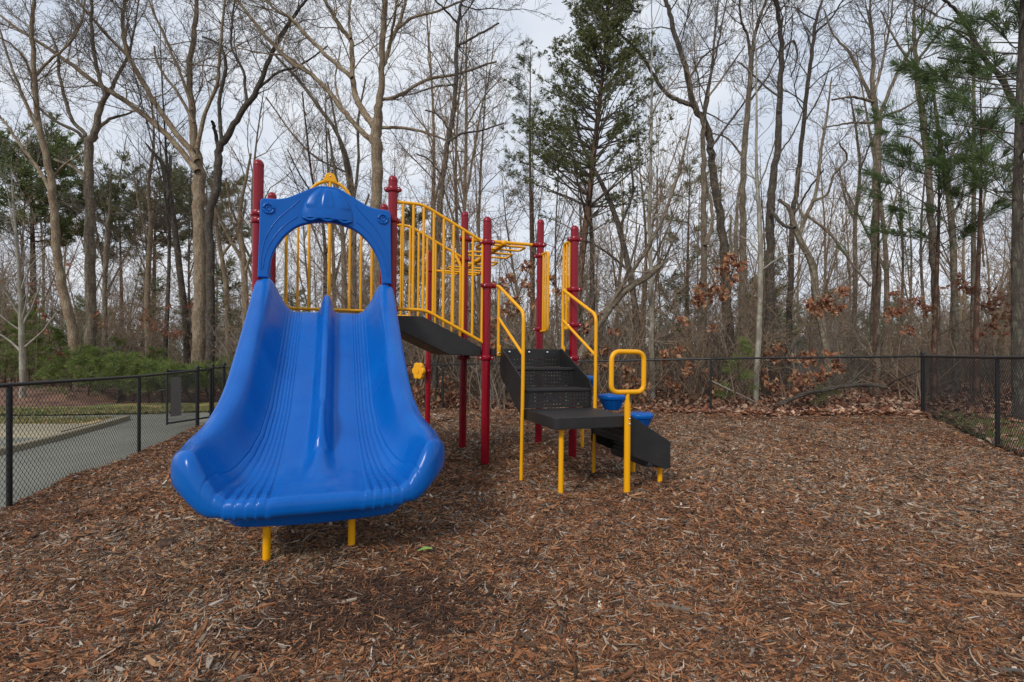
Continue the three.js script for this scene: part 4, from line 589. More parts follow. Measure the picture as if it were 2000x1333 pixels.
pine('pine with a thin olive crown left of the straight vase shaped tree', at(235, 33), 11.6, 0.16, { ...tall, n: 34, len: 2.3 });
pine('slim sparse pine rising behind the stair posts', at(1038, 21), 14.2, 0.12, { ...tall, n: 64, from: 0.52, len: 1.7, sub: 5, per: 11, needle: 0.22, w: 0.01, tone: [0.09, 0.125, 0.055], shape: t => 0.9 - 0.5 * t });
pine('slim pine crown behind the S shaped trunk', at(1345, 26), 11.2, 0.12, { ...tall, n: 40, from: 0.45, len: 1.7, sub: 4, per: 10 });
pine('small green pine half hidden behind the ramp', at(815, 30), 9.4, 0.12, { ...tall, n: 40, from: 0.55, len: 1.7 });
const big = { n: 60, from: 0.24, len: 2.0, rise: 0.45, curl: 0.16, sub: 6, needle: 0.26, per: 40, w: 0.0055, spread: 1.35, tone: [0.068, 0.14, 0.028], shape: t => 1.15 - 0.75 * t };
pine('large near pine with long needles over the grass strip', at(1994, 9.4), 10.5, 0.105, { ...big, n: 84, len: 1.75, from: 0.36, sub: 6, bark: M.barkDark });
pine('reddish slim pine stem with tufted top behind the corner post', at(1830, 12.4), 7.2, 0.065, { ...big, n: 34, from: 0.5, len: 1.35, sub: 5, shape: t => 0.75 + 0.4 * Math.sin(t * 3) });
pine('thin young pine among the stems by the fan topped trunk', at(1712, 14.2), 6.4, 0.05, { ...big, n: 16, from: 0.5, len: 0.9, sub: 2, per: 22 });
pine('young pine with wispy branches beside the big near pine', at(1912, 11.2), 7.6, 0.06, { ...big, n: 26, from: 0.5, len: 1.2, sub: 3, per: 26 });
{ // eastern red cedar
  const r = rng(501), base = at(1140, 15.6), g = group('cedar_tree', scene), y0 = gh(base.x, base.z); g.position.set(base.x, y0, base.z); tag(g, 'tall dark green cedar rising behind the stair deck', 'tree');
  const Z = 15.6, root = V(base.x, y0, base.z), tp = [[1120, 780, 16], [1131, 557, 14], [1150, 394, 12], [1161, 289, 10], [1172, 190, 8], [1180, 120, 6], [1187, 26, 4], [1190, -40, 2]], P = smooth(tp.map(a => px(a[0], a[1], Z).sub(root)), 40), R = P.map((_, k) => { const t = k / 40 * 7, i = Math.min(6, Math.floor(t)); return lerp(tp[i][2], tp[i + 1][2], t - i) * Z / F / 2; });
  P[0].y = -0.15; part('trunk', new GB().tube(P, R, 10, false).geo(), M.barkPine, g);
  const P2 = smooth([[1160, 770, 0], [1157, 604, 0], [1156, 470, 0], [1152, 400, 0]].map(a => px(a[0], a[1], Z + 0.2).sub(root)), 16); P2[0].y = -0.15; part('trunk', new GB().tube(P2, P2.map((_, k) => 0.11 - k * 0.004), 9, false).geo(), M.barkDark, g);
  const wood = new GB(), nee = new GB(); nee.c = [];
  for (let i = 0; i < 300; i++) {
    const t = lerp(0.24, 0.99, Math.pow(r(), 0.9)), k = Math.floor(t * 40), p = P[k], az = r() * Math.PI * 2, L = lerp(3.5, 0.8, Math.pow((t - 0.24) / 0.75, 0.75)) * (0.45 + 0.7 * r());
    let dir = V(Math.cos(az), 0.25 + r() * 0.5, Math.sin(az)).normalize(), c = p.clone(), q = [p], rr = [0.012 + L * 0.006]; for (let s = 1; s <= 5; s++) { dir.add(V(r() - 0.5, (r() - 0.5) + 0.12, r() - 0.5).multiplyScalar(0.35)).normalize(); c = c.clone().addScaledVector(dir, L / 5); q.push(c); rr.push(rr[0] * (1 - s * 0.17)); }
    wood.tube(q, rr, 4, false); if (r() < 0.16) continue;
    const dense = 0.5 + r();
    for (let b = 0; b < 25 * dense; b++) { const s = 2 + r() * 3, i0 = Math.min(4, Math.floor(s)), a = q[i0].clone().lerp(q[i0 + 1], s - i0), d2 = dir.clone().add(V(r() - 0.5, r() * 0.8 - 0.2, r() - 0.5).multiplyScalar(1.6)).normalize(); tuft(nee, a.addScaledVector(d2, 0.05 + r() * 0.3), d2, 0.12, 9, r, 0.012, CEDAR); }
  }
  part('branches', wood.geo(), M.twigDark, g); part('crown', nee.geo(), M.needle, g);
}
// young pines
const young = { n: 30, from: 0.08, len: 0.95, rise: 0.5, curl: 0.2, sub: 4, needle: 0.2, per: 24, w: 0.0065, tone: YOUNG, name: 'young_pine', shape: t => 1.1 - 0.85 * t };
pine('young yellow green pine hanging over the back fence', at(1428, 12.4), 1.75, 0.022, { ...young, n: 17, len: 0.5, sub: 2, per: 22, needle: 0.22, w: 0.004, lean: [0.12, 0.2] });
pine('low green pine seedling under the fallen branch', at(1618, 11.9), 0.5, 0.014, { ...young, n: 9, len: 0.42, sub: 2, per: 18, needle: 0.16, w: 0.004 });
[[10, 20.5, 3.1], [52, 19.2, 3.4], [75, 21.5, 4.4], [98, 20, 2.6], [140, 17.6, 2.3], [172, 16.8, 2.0], [200, 17.4, 2.4], [228, 16.6, 2.0], [258, 17.2, 2.1], [286, 16.5, 1.7], [312, 17, 1.6], [340, 16.4, 1.5], [366, 17, 1.5], [405, 17.5, 1.5], [120, 20.5, 2.9], [-30, 20, 3.4], [215, 20, 3.0], [300, 20, 2.4], [430, 19, 1.8], [155, 19.5, 2.6]].forEach(([x, Z, h]) => pine('bushy young green pine in the thicket beyond the drive', at(x, Z), h * (x > 130 ? 0.72 : 0.92), 0.035, { ...young, len: 1.05, group: 'young pines beyond the drive', n: 26 }));

// --- filler trees deeper in the woods, from a few prototypes
const protos = [];
for (let k = 0; k < 7; k++) {
  const r = rng(900 + k), H = 11 + r() * 6, bark = [G_, T_, D_][k % 3], q = [], rr = [], R = 0.055 + r() * 0.07, lx = (r() - 0.5) * 2.6; for (let i = 0; i <= 12; i++) { const t = i / 12; q.push(V(lx * t * t + Math.sin(t * 6 + k) * 0.16, H * t - 0.2, Math.cos(t * 5 + k * 2) * 0.16)); rr.push(R * (1.1 - t * 0.98)); }
  const wood = new GB(), fine = new GB(), o = { ...DEF, dens: [1.6, 2.4, 3, 4], most: [20, 6, 3, 3], max: [3.6, 1.5, 0.7, 0.4], thick: 0.006, from: 0.3, up: 0.3 };
  grow([wood, fine], q, rr, 0, r, o);
  for (let s = 0; s < 2; s++) { const i0 = 4 + Math.floor(r() * 3), a = r() * 6.28, p0 = q[i0], l = [], lr = []; for (let i = 0; i <= 6; i++) { const t = i / 6; l.push(p0.clone().add(V(Math.cos(a) * t * 2.2, t * H * 0.4, Math.sin(a) * t * 2.2))); lr.push(rr[i0] * 0.7 * (1 - 0.85 * t)); } wood.tube(l, lr, 6, false); grow([wood, fine], l, lr, 0, r, { ...o, most: [8, 5, 3, 3] }); }
  const t = new GB().tube(q, rr, 8, false); protos.push([t.geo(), wood.geo(), fine.geo(), bark, k % 3 === 2 ? M.twigDark : k % 3 ? M.twigWarm : M.twigGrey]);
}
{
  const r = rng(77), list = []; const labels = ['slim grey bare tree deep in the woods', 'slim tan bare tree deep in the woods', 'slim dark bare tree deep in the woods'];
  for (let i = 0; i < 66; i++) { const Z = 21 + Math.pow(r(), 1.3) * 40, x = (((i * 0.618034) % 1) * 2200 - 100); list.push([x, Z]); }
  list.forEach(([x, Z], i) => { const k = i % 7, [a, b, c, bark, tw] = protos[k], p = at(x, Z), g = group('woodland_tree', scene); g.position.set(p.x, gh(p.x, p.z), p.z); g.rotation.y = r() * 6.28; g.scale.setScalar(0.75 + r() * 0.5); tag(g, labels[k % 3], 'tree', ['grey trees deep in the woods', 'tan trees deep in the woods', 'dark trees deep in the woods'][k % 3]); part('trunk', a, bark, g); part('branches', b, bark, g); part('crown', c, tw, g); });
}
{ // far wood, reads as one mass
  const r = rng(78), n = 480; const parts = [0, 1, 3].map(k => protos[k]);
  parts.forEach(([a, b, c], k) => { const m = new THREE.InstancedMesh(mergeGeometries([a, b, c]), parts[k][3], Math.floor(n / 3)); m.name = ['far_wood', 'far_wood_001', 'far_wood_002'][k]; const d = new THREE.Object3D(); for (let i = 0; i < m.count; i++) { const Z = 46 + r() * 80, p = at(r() * 2500 - 250, Z); d.position.set(p.x, gh(p.x, p.z), p.z); d.rotation.y = r() * 6.28; d.scale.setScalar(0.38 + r() * 0.4); d.updateMatrix(); m.setMatrixAt(i, d.matrix); } shade(m); tag(m, ['far off bare woodland behind the nearer trunks', 'far off tan stems of the woodland behind the nearer trunks', 'far off grey stems of the woodland behind the nearer trunks'][k], 'woodland', null, 'stuff'); scene.add(m); });
  // evergreen understorey far back
  const nee = new GB(); nee.c = []; const rr = rng(79); for (let b = 0; b < 46; b++) { const h = 0.15 + 0.85 * b / 46, a = rr() * 6.28, L = (1.2 - h) * 1.5; for (let s = 0; s < 4; s++) { const t = (s + 1) / 4; tuft(nee, V(Math.cos(a) * L * t, h * 5 + t * 0.4, Math.sin(a) * L * t), V(Math.cos(a), 0.6, Math.sin(a)).normalize(), 0.32, 9, rr, 0.02, [0.11, 0.16, 0.05]); } }
  const m = new THREE.InstancedMesh(nee.geo(), M.needle, 240); m.name = 'far_evergreens'; const d = new THREE.Object3D(); for (let i = 0; i < m.count; i++) { const Z = 23 + r() * 45, p = at(r() * 2400 - 200, Z); d.position.set(p.x, gh(p.x, p.z) - 0.3, p.z); d.rotation.y = r() * 6.28; d.scale.setScalar(0.45 + r() * 0.75); d.updateMatrix(); m.setMatrixAt(i, d.matrix); } tag(m, 'hazy green evergreens low in the far woodland', 'evergreens', null, 'stuff'); scene.add(shade(m));
}
{ // underbrush: multi-stemmed shrubs and whips, too tangled to count
  const r = rng(80), kinds = [['underbrush', 'tan brown tangle of thin stems under the trees', M.twigWarm, 260], ['grey_underbrush', 'grey twiggy thicket among the trunks behind the fences', M.twigGrey, 100], ['pale_underbrush', 'pale whippy saplings crowding between the trunks', M.twigPale, 90], ['tall_underbrush', 'tall fine branched understorey filling the gaps between trunks', M.twigWarm, 110]];
  kinds.forEach(([name, label, mat, n], kind) => {
    const a = new GB(), b = new GB(), stems = kind === 3 ? 2 : 5;
    for (let s = 0; s < stems; s++) { const H = kind === 3 ? 5 + r() * 2.5 : 1 + r() * 2.2, q = [], rr = []; let c = V((r() - 0.5) * 0.7, -0.05, (r() - 0.5) * 0.7), d = V((r() - 0.5) * 0.9, 1, (r() - 0.5) * 0.9).normalize(); for (let k = 0; k <= 7; k++) { q.push(c); rr.push((0.005 + H * 0.0045) * (1 - 0.85 * k / 7)); d.add(V(r() - 0.5, (r() - 0.45) * 0.5, r() - 0.5).multiplyScalar(0.35)).normalize(); c = c.clone().addScaledVector(d, H / 7); } a.tube(q, rr, 4, false); grow([a, b], q, rr, 0, r, { ...DEF, dens: [kind === 3 ? 3.4 : 4, 5, 6, 5], most: [kind === 3 ? 26 : 9, 8, 5, 3], max: [kind === 3 ? 2.2 : 1.1, 0.8, 0.4, 0.2], min: 0.1, thick: 0.006, up: 0.25, wob: 0.5, from: 0.15 }); }
    const m = new THREE.InstancedMesh(mergeGeometries([a.geo(), b.geo()]), mat, n), o = new THREE.Object3D(); m.name = name; let k = 0;
    while (k < n) { const x = r() * 2300 - 150, Z = 12.4 + Math.pow(r(), 1.4) * 22, back = x < 440 ? 19.5 : x < 900 ? 15.5 : x > 1780 ? 12.2 : 13.2; if (Z < back || (x > 1450 && Z < 19 && r() < 0.6)) continue; const p = at(x, Z); o.position.set(p.x, gh(p.x, p.z) - 0.05, p.z); o.rotation.set(0, r() * 6.28, 0); o.scale.setScalar(0.6 + r() * 0.7); o.updateMatrix(); m.setMatrixAt(k++, o.matrix); }
    tag(m, label, 'underbrush', null, 'stuff'); scene.add(shade(m));
  });
}

// --- dry leaves
function leafGeo(L, w, curl) { // lobed, folded and curled leaf
  const g = new GB(), n = 6, P = []; for (let k = 0; k <= n; k++) { const t = k / n, hw = w * Math.sin(Math.PI * Math.min(1, t * 0.93 + 0.07)) * (k % 2 ? 1.15 : 0.8), y = curl * Math.sin(t * 2.6), x = L * t; P.push([V(x, y, 0), V(x + 0.1 * L * (k % 2 ? 1 : 0), y + hw * 0.55, hw), V(x + 0.1 * L * (k % 2 ? 1 : 0), y + hw * 0.4, -hw)]); }
  for (let k = 0; k < n; k++) for (const s of [1, 2]) s === 1 ? g.face(P[k][0], P[k][1], P[k + 1][1], P[k + 1][0]) : g.face(P[k][0], P[k + 1][0], P[k + 1][2], P[k][2]); return g.geo();
}
const LG = [leafGeo(0.12, 0.036, 0.03), leafGeo(0.11, 0.034, -0.025), leafGeo(0.1, 0.03, 0.04)];
function leafPush(gb, src, mtx, col) { const p = src.attributes.position, n = src.attributes.normal, b = gb.count, v = V(0, 0, 0), nm = new THREE.Matrix3().getNormalMatrix(mtx); for (let i = 0; i < p.count; i++) { v.fromBufferAttribute(p, i).applyMatrix4(mtx); const x = v.x, y = v.y, z = v.z; v.fromBufferAttribute(n, i).applyMatrix3(nm).normalize(); gb.v(x, y, z, v.x, v.y, v.z, 0, 0); gb.c.push(...col); } for (const i of src.index.array) gb.i.push(b + i); }
const OAK = [[0.36, 0.15, 0.06], [0.29, 0.1, 0.04], [0.42, 0.21, 0.1], [0.22, 0.08, 0.04], [0.48, 0.28, 0.15]], BEECH = [[0.36, 0.13, 0.06], [0.3, 0.1, 0.05], [0.4, 0.19, 0.1]];
function leafySapling(label, Z, stem, clusters, o = {}) {
  const r = rng(seedN++), g = group(o.name || 'oak_sapling', scene), base = px(stem[0][0], stem[0][1], Z); base.y = gh(base.x, base.z); g.position.copy(base); tag(g, label, o.cat || 'sapling', o.group);
  const P = smooth([V(0, -0.1, 0), ...stem.slice(1).map(s => px(s[0], s[1], Z).sub(base))], 20), R = P.map((_, k) => (o.r || 0.018) * (1 - 0.8 * k / 20)); part('stem', new GB().tube(P, R, 6, false).geo(), M.barkGrey, g);
  const tw = new GB(), lv = new GB(); lv.c = []; const d = new THREE.Object3D();
  for (const [x, y, rad, n] of clusters) {
    const c = px(x, y, Z).sub(base), rw = rad * Z / F; let near = P[0]; for (const p of P) if (p.distanceTo(c) < near.distanceTo(c)) near = p; const mid = near.clone().lerp(c, 0.5).add(V(0, 0.08, (r() - 0.5) * 0.3)); tw.tube(smooth([near, mid, c], 6), [0.008, 0.008, 0.007, 0.006, 0.006, 0.005, 0.004], 4, false);
    const ns = Math.ceil(n / 8); for (let s = 0; s < ns; s++) { const e = c.clone().add(V((r() - 0.5) * 2 * rw, (r() - 0.5) * 1.6 * rw, (r() - 0.5) * 2 * rw)); tw.tube([c, c.clone().lerp(e, 0.5).add(V(0, 0.03, 0)), e], [0.005, 0.004, 0.0025], 3, false);
      for (let k = 0; k < 8; k++) { d.position.copy(c.clone().lerp(e, 0.25 + 0.8 * r())).add(V((r() - 0.5) * 0.1, (r() - 0.5) * 0.08, (r() - 0.5) * 0.1)); d.rotation.set(r() * 6.28, r() * 6.28, -0.3 - r() * 1.5); d.scale.setScalar((o.size || 1) * (1.0 + 0.6 * r())); d.updateMatrix(); const pal = o.pal || OAK, col = pal[Math.floor(r() * pal.length)], v = 0.75 + r() * 0.5; leafPush(lv, LG[Math.floor(r() * 3)], d.matrix, col.map(q => q * v)); } }
  }
  part('twigs', tw.geo(), M.twigGrey, g); part('leaves', lv.geo(), M.leaf, g); return g;
}
leafySapling('oak sapling with curled brown leaves along a leaning branch', 12.9, [[1470, 800], [1440, 690], [1400, 620], [1380, 560], [1420, 515]], [[1437, 508, 22, 60], [1410, 520, 20, 40], [1385, 565, 24, 60], [1365, 575, 18, 30], [1405, 575, 16, 24], [1370, 598, 16, 30], [1395, 640, 12, 16], [1340, 632, 14, 16], [1425, 548, 12, 14]]);
leafySapling('oak sapling holding one big cluster of hanging tan leaves', 12.4, [[1650, 800], [1640, 700], [1632, 640], [1625, 590]], [[1612, 590, 20, 54], [1632, 600, 18, 44], [1590, 597, 14, 26], [1645, 575, 12, 20], [1600, 615, 10, 14]]);
leafySapling('low oak shoot with brown leaves framed by the grab loop', 12.9, [[1232, 812], [1232, 770], [1225, 730]], [[1215, 725, 22, 40], [1235, 745, 24, 44], [1250, 765, 16, 22], [1205, 715, 16, 22], [1255, 780, 14, 16]]);
leafySapling('oak shoot with tan leaves reaching over the fence rail', 12.8, [[1322, 810], [1318, 740], [1315, 690]], [[1295, 695, 13, 26], [1325, 685, 14, 30], [1340, 715, 10, 14], [1310, 745, 12, 18], [1345, 730, 10, 14], [1325, 765, 12, 16]]);
leafySapling('leafy brown oak sprouts over the fallen branch', 12.0, [[1590, 805], [1595, 770], [1600, 740]], [[1585, 700, 16, 34], [1570, 738, 18, 40], [1605, 735, 20, 48], [1630, 715, 16, 34], [1560, 755, 14, 26], [1515, 755, 15, 30], [1540, 772, 12, 20], [1620, 700, 12, 16]]);
leafySapling('oak sapling with copper leaves between the stair posts', 13.4, [[985, 800], [985, 700], [990, 620], [1000, 560]], [[975, 560, 20, 34], [985, 610, 24, 50], [970, 640, 20, 40], [1000, 650, 16, 28], [1000, 590, 14, 20], [965, 675, 16, 30], [995, 545, 12, 14]]);
leafySapling('thin oak with scattered copper leaves left of the deck post', 13.8, [[1035, 800], [1038, 700], [1030, 600], [1035, 540]], [[1030, 560, 20, 26], [1025, 530, 16, 18], [1075, 545, 18, 26], [1090, 575, 12, 14], [1045, 590, 14, 18]]);
leafySapling('brown leaved oak brush beyond the stair rail', 13.6, [[1160, 805], [1155, 740], [1150, 660]], [[1155, 650, 20, 40], [1165, 620, 14, 22], [1180, 680, 16, 30], [1150, 690, 14, 24], [1195, 650, 12, 16], [1175, 715, 12, 18]]);
leafySapling('copper leaved brush behind the flower wheel post', 14.6, [[850, 800], [852, 770]], [[845, 765, 18, 50], [880, 775, 18, 54], [815, 765, 14, 36], [870, 745, 14, 30], [850, 790, 16, 34], [805, 720, 12, 20], [815, 790, 12, 24], [905, 760, 10, 16]], { r: 0.01 });
leafySapling('beech sapling with flat sprays of rust leaves by the corner post', 12.6, [[1790, 800], [1790, 700], [1775, 640], [1760, 600]], [[1760, 600, 26, 60], [1790, 590, 24, 50], [1735, 610, 20, 40], [1820, 605, 20, 40], [1780, 640, 20, 34], [1745, 575, 18, 26]], { pal: BEECH, size: 0.62, name: 'beech_sapling' });
leafySapling('beech sapling with rust sprays under the big near pine', 11.6, [[1950, 800], [1945, 700], [1930, 620]], [[1930, 600, 30, 80], [1965, 585, 28, 70], [1900, 570, 26, 60], [1880, 545, 20, 40], [1985, 630, 28, 70], [1945, 640, 24, 46], [1910, 660, 20, 36]], { pal: BEECH.map(c => c.map(v => v * 0.7)), size: 0.62, name: 'beech_sapling' });
leafySapling('beech with orange sprays in front of the snapped trunk', 20.5, [[340, 748], [352, 690], [362, 650]], [[300, 635, 20, 60], [325, 645, 20, 60], [350, 650, 16, 40], [275, 630, 14, 34], [285, 610, 12, 20], [330, 600, 12, 20], [375, 595, 12, 18]], { pal: BEECH, size: 0.7, name: 'beech_sapling' });
leafySapling('low beech with orange leaves above the young pines', 20, [[140, 758], [138, 720]], [[110, 703, 18, 70], [140, 703, 20, 80], [165, 708, 16, 50], [125, 712, 14, 40], [175, 690, 10, 20]], { pal: BEECH, size: 0.75, name: 'beech_sapling', r: 0.012 });
leafySapling('sparse beech with rust leaves beside the pale sapling', 19, [[70, 770], [72, 650], [85, 560], [95, 500]], [[90, 620, 14, 24], [75, 590, 14, 22], [110, 560, 14, 20], [130, 520, 12, 16], [60, 560, 12, 14], [100, 650, 12, 16], [205, 630, 14, 22], [190, 615, 10, 14]], { pal: BEECH, size: 0.7, name: 'beech_sapling', r: 0.014 });
leafySapling('brown leaved oak thicket behind the pale slender tree', 13.8, [[1530, 800], [1525, 740], [1515, 690]], [[1500, 700, 16, 26], [1520, 680, 14, 22], [1545, 700, 14, 22], [1490, 730, 14, 22], [1550, 735, 12, 18], [1400, 760, 14, 22], [1380, 735, 12, 16]]);
leafySapling('rust leaved oak scrub low along the back fence by the stairs', 14.2, [[1110, 802], [1112, 770], [1115, 740]], [[1095, 745, 14, 24], [1120, 730, 14, 24], [1085, 770, 12, 18], [1180, 775, 12, 18], [1060, 740, 12, 18]]);
{ // fallen branch behind the back fence and a pale pole on the ground
  const Z = 12.0, g = group('fallen_branch', scene), o0 = px(1540, 782, Z); o0.y = gh(o0.x, o0.z) + 0.0; g.position.copy(o0); tag(g, 'forked fallen branch lying behind the back fence', 'branch');
  const seg = (pts, w0, w1, name, z2 = Z) => { const P = smooth(pts.map((p, k) => px(p[0], p[1], lerp(Z, z2, k / (pts.length - 1))).sub(o0)), 18); part(name, new GB().tube(P, P.map((_, k) => lerp(w0, w1, k / 18) * Z / F / 2), 8).geo(), M.barkDark, g); };
  seg([[1505, 800], [1540, 782], [1570, 770], [1620, 760], [1655, 754], [1700, 752], [1733, 757]], 11, 6, 'stem', 11.6); seg([[1655, 755], [1675, 735], [1700, 710], [1712, 680], [1717, 655]], 6, 3, 'limb', 11.5); seg([[1731, 757], [1745, 745], [1770, 735], [1798, 725]], 5, 3, 'limb', 11.2); seg([[1640, 758], [1690, 730], [1760, 700], [1860, 640], [1900, 620]], 3, 2, 'limb', 12.6);
  const p = group('bare_pole', scene), a = px(1385, 742, 12.6), b = px(1497, 804, 12.2); p.position.copy(V(b.x, gh(b.x, b.z), b.z)); tag(p, 'thin pale dead pole leaning on the ground behind the fence', 'branch'); part('stem', pipe([a.clone().sub(p.position), V(0, 0.03, 0)], 0.018, 7), M.barkPale, p);
}

// ---------------------------------------------------------------- mulch, litter and grass (uncountable)
function scatter(name, label, cat, geo, mat, n, place, pal, o = {}) {
  const r = rng(o.seed || 5), m = new THREE.InstancedMesh(geo, mat, n), d = new THREE.Object3D(), c = new THREE.Color(); let k = 0, tries = 0;
  while (k < n && tries++ < n * 6) { const p = place(r); if (!p) continue; d.position.set(p[0], p[1] + (o.lift || 0) * r(), p[2]); o.pose(d, r, p); d.updateMatrix(); m.setMatrixAt(k, d.matrix); const w = pal(r, p); m.setColorAt(k, c.setRGB(w[0], w[1], w[2])); k++; }
  m.count = k; m.name = name; tag(m, label, cat, null, 'stuff'); scene.add(shade(m)); return m;
}
function chip(L, W, T, bendv, tw) { const g = new THREE.BoxGeometry(L, T, W, 4, 1, 1), p = g.attributes.position; for (let i = 0; i < p.count; i++) { const t = p.getX(i) / L + 0.5, s = 1 - 0.65 * Math.pow(Math.abs(t * 2 - 1), 2.2); p.setZ(i, p.getZ(i) * s + tw * L * Math.sin(t * 3.1)); p.setY(i, p.getY(i) * (0.5 + 0.5 * s) + bendv * L * Math.pow(t * 2 - 1, 2)); } g.computeVertexNormals(); return g; }
const yard = [[-4.0, 0.5], FA0, FA, FB, FC, FD, FE, FG, FM, FH, FJ, FK, FK2, [3.3, 0.5]];
const inside = (poly, x, z) => { let c = false; for (let i = 0, j = poly.length - 1; i < poly.length; j = i++) { const [a, b] = poly[i], [e, f] = poly[j]; if ((b > z) !== (f > z) && x < (e - a) * (z - b) / (f - b) + a) c = !c; } return c; };
const mulchAt = (z0, z1, pw) => r => { const Z = z0 * Math.pow(z1 / z0, Math.pow(r(), pw)), x = (r() * 2 - 1) * (Z * 1.06 + 0.3); return inside(yard, x, -Z) ? [x, bumpy(x, -Z), -Z] : null; };
const tone = (r, p) => { // red brown bark, tan fibres and weathered grey wood, in drifts; fine dark humus where feet land below the slide
  const a = fbm(p[0] * 0.8 + 20, p[2] * 0.8 + 20, 4), b = fbm(p[0] * 2.1 + 70, p[2] * 2.1 + 10, 3), grey = sstep(0.44, 0.62, a + 0.05 * sstep(0.5, 3, p[0])), worn = sstep(0.75, 0.2, Math.hypot((p[0] + 0.75) / 1.25, (p[2] + 2.35) / 0.62) + (b - 0.5) * 0.9) * 0.75, q = r(), v = 0.28 + Math.pow(r(), 1.4) * 1.5; let c;
  
if (r() < worn) c = [0.075, 0.033, 0.016]; else if (q < 0.46 - 0.22 * grey) c = [0.225, 0.088, 0.034]; else if (q < 0.66 - 0.22 * grey) c = [0.075, 0.037, 0.021]; else if (q < 0.86 - 0.12 * grey) c = [0.3, 0.16, 0.078]; else if (q < 0.985) c = [0.28, 0.222, 0.168]; else c = [0.42, 0.36, 0.3]; return c.map(x => x * v); };
const lie = (d, r) => { d.rotation.set((r() - 0.5) * 0.7, r() * 6.28, (r() - 0.5) * 0.5); const s = 0.55 + r() * r() * 1.3; d.scale.set(s * (0.8 + r() * 0.5), s, s * (0.7 + 0.7 * r())); };
const wood = new THREE.MeshStandardMaterial({ color: 0xffffff, roughness: 0.93 });
scatter('mulch_chips', 'shredded brown bark mulch covering the yard', 'mulch', chip(0.038, 0.0095, 0.0035, 0.05, 0.05), wood, 170000, mulchAt(1.45, 8, 0.9), tone, { seed: 11, lift: 0.012, pose: lie });
scatter('mulch_shreds', 'fine fibrous shreds mixed through the bark mulch', 'mulch', chip(0.055, 0.0038, 0.0026, 0.08, 0.1), wood, 210000, mulchAt(1.45, 9, 0.9), tone, { seed: 12, lift: 0.016, pose: lie });
scatter('mulch_flakes', 'coarser bark flakes over the mulch further back', 'mulch', chip(0.066, 0.013, 0.0045, 0.05, 0.05), wood, 125000, mulchAt(3.4, 15, 0.75), tone, { seed: 13, lift: 0.014, pose: lie });
scatter('bark_pieces', 'large weathered splinters lying on the mulch', 'mulch', chip(0.1, 0.012, 0.007, 0.04, 0.06), wood, 9000, mulchAt(1.5, 11, 1.0), (r, p) => tone(r, p).map(v => v * 0.8), { seed: 14, lift: 0.012, pose: (d, r) => { lie(d, r); d.rotation.x *= 0.4; d.rotation.z *= 0.4; } });
const leafTone = (r) => { const c = OAK[Math.floor(r() * 5)], v = 0.5 + r() * 0.5; return [c[0] * v, c[1] * v * 1.15, c[2] * v * 1.5]; };
const plainLeaf = new THREE.MeshStandardMaterial({ color: 0xffffff, roughness: 0.85, side: THREE.DoubleSide });
const drop = (d, r) => { d.rotation.set((r() - 0.5) * 1.2, r() * 6.28, (r() - 0.5) * 1.2); d.scale.setScalar(0.7 + r() * 0.6); };
const floorY = (x, z) => gh(x, z) - 0.05 + (fbm(x * 0.5 + 80, z * 0.5 + 80, 4) - 0.5) * 0.16 * sstep(10, 16, Math.hypot(x, z));
scatter('leaf_litter', 'brown fallen leaves covering the woodland floor behind the fences', 'leaves', LG[0], plainLeaf, 46000, r => { const Z = 5.2 * Math.pow(34 / 5.2, r()), x = (r() * 2 - 1) * Z * 1.1; if (inside(yard, x, -Z) || (x < -5 && Z < 16.5 && x < -2 - Z * 0.35) || (x < -9 && Z < 19)) return null; const gs = Z < 11 && x > 5 && x - 5 - (Z - 3.5) * 0.5 < 1.2; if (gs && r() < 0.8) return null; return [x, floorY(x, -Z) + 0.03, -Z]; }, leafTone, { seed: 21, lift: 0.05, pose: drop });
scatter('drifted_leaves', 'brown leaves drifted against the back fence', 'leaves', LG[1], plainLeaf, 2600, r => { const t = Math.pow(r(), 0.5), x = lerp(1.3, 8.4, t), s = x < 4.46 ? (x - 1.3) / 3.16 : (x - 4.46) / 4.04, z = x < 4.46 ? lerp(-12.83, -11.42, s) : lerp(-11.42, -10.52, s), zz = z + Math.abs(r() + r() - 1) * 0.5 * (0.4 + t) ; return [x + (r() - 0.5) * 0.2, bumpy(x, zz) + 0.02, zz]; }, r => leafTone(r).map(v => v * 1.2), { seed: 22, lift: 0.05, pose: drop });
const tuftG = (() => { const g = new GB(), r = rng(3); for (let k = 0; k < 9; k++) { const a = r() * 6.28, d = V(Math.cos(a) * 0.6, 1, Math.sin(a) * 0.6).normalize(), p = V(Math.cos(a) * 0.02, 0, Math.sin(a) * 0.02), s = V(-Math.sin(a), 0, Math.cos(a)).multiplyScalar(0.0028), L = 0.04 + r() * 0.045; g.face(p.clone().sub(s), p.clone().add(s), p.clone().addScaledVector(d, L)); } return g.geo(); })();
const grassM = new THREE.MeshStandardMaterial({ color: 0xffffff, roughness: 0.8, side: THREE.DoubleSide });
const grassC = r => { const q = r(), v = 0.7 + 0.6 * r(); return (q < 0.55 ? [0.1, 0.15, 0.03] : [0.34, 0.25, 0.12]).map(x => x * v); };
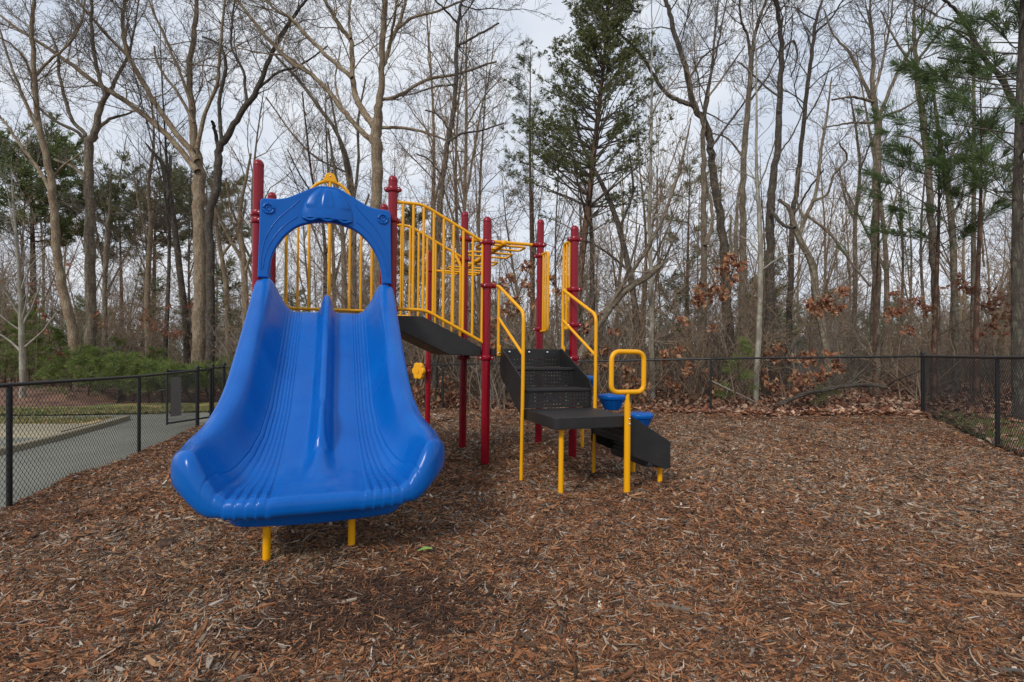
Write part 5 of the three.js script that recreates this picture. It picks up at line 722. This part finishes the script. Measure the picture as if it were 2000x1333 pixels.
scatter('grass', 'patchy green and straw grass outside the fence by the corner', 'grass', tuftG, grassM, 9000, r => { const t = r(), a = t < 0.5 ? [lerp(5, 6.53, t * 2), lerp(-3.5, -6.84, t * 2)] : [lerp(6.53, 8.6, t * 2 - 1), lerp(-6.84, -10.6, t * 2 - 1)], o = 0.03 + r() * 1.35; return [a[0] + o * 0.9, gh(a[0] + o * 0.9, a[1] + o * 0.4) - 0.0, a[1] + o * 0.4]; }, grassC, { seed: 31, pose: (d, r) => { d.rotation.set(0, r() * 6.28, 0); d.scale.setScalar(0.6 + r() * 0.8); } });
scatter('verge_grass', 'green and straw grass along the far edge of the drive', 'grass', tuftG, grassM, 9000, r => { const x = -24 + r() * 15.5, f = r() < 0.6, z = f ? lerp(-13.4, -14.9, r()) - (x > -12 ? (x + 12) * 0.16 : 0) : lerp(-11.25, -12.35, r()); if (!f && x > -9.6) return null; return [x, LOT_Y + (f ? 0.04 : 0.1), z]; }, grassC, { seed: 32, pose: (d, r) => { d.rotation.set(0, r() * 6.28, 0); d.scale.setScalar(0.8 + r() * 0.9); } });

{ const p = px(828, 1067, 2.98), o = part('green_leaf', leafGeo(0.09, 0.014, 0.008), new THREE.MeshStandardMaterial({ color: new THREE.Color().setRGB(0.2, 0.33, 0.06), roughness: 0.6, side: THREE.DoubleSide }), scene); o.position.set(p.x - 0.04, bumpy(p.x, p.z) + 0.03, p.z); o.rotation.set(0.3, 0.1, 0.05); tag(o, 'single green leaf lying on the mulch beside the slide', 'leaf');
  const q = px(330, 1035, 3.35), g = new THREE.IcosahedronGeometry(0.055, 3), a = g.attributes.position; for (let i = 0; i < a.count; i++) { const k = 0.75 + 0.5 * fbm(a.getX(i) * 30 + 40, a.getY(i) * 30 + a.getZ(i) * 21 + 40, 3); a.setXYZ(i, a.getX(i) * k * 1.25, a.getY(i) * k * 0.5, a.getZ(i) * k); } g.computeVertexNormals(); const c = part('bark_chunk', g, M.barkPine, scene); c.position.set(q.x, bumpy(q.x, q.z) + 0.022, q.z); tag(c, 'dark rounded bark chunk on the mulch left of the slide', 'bark'); }
renderer.render(scene, camera);
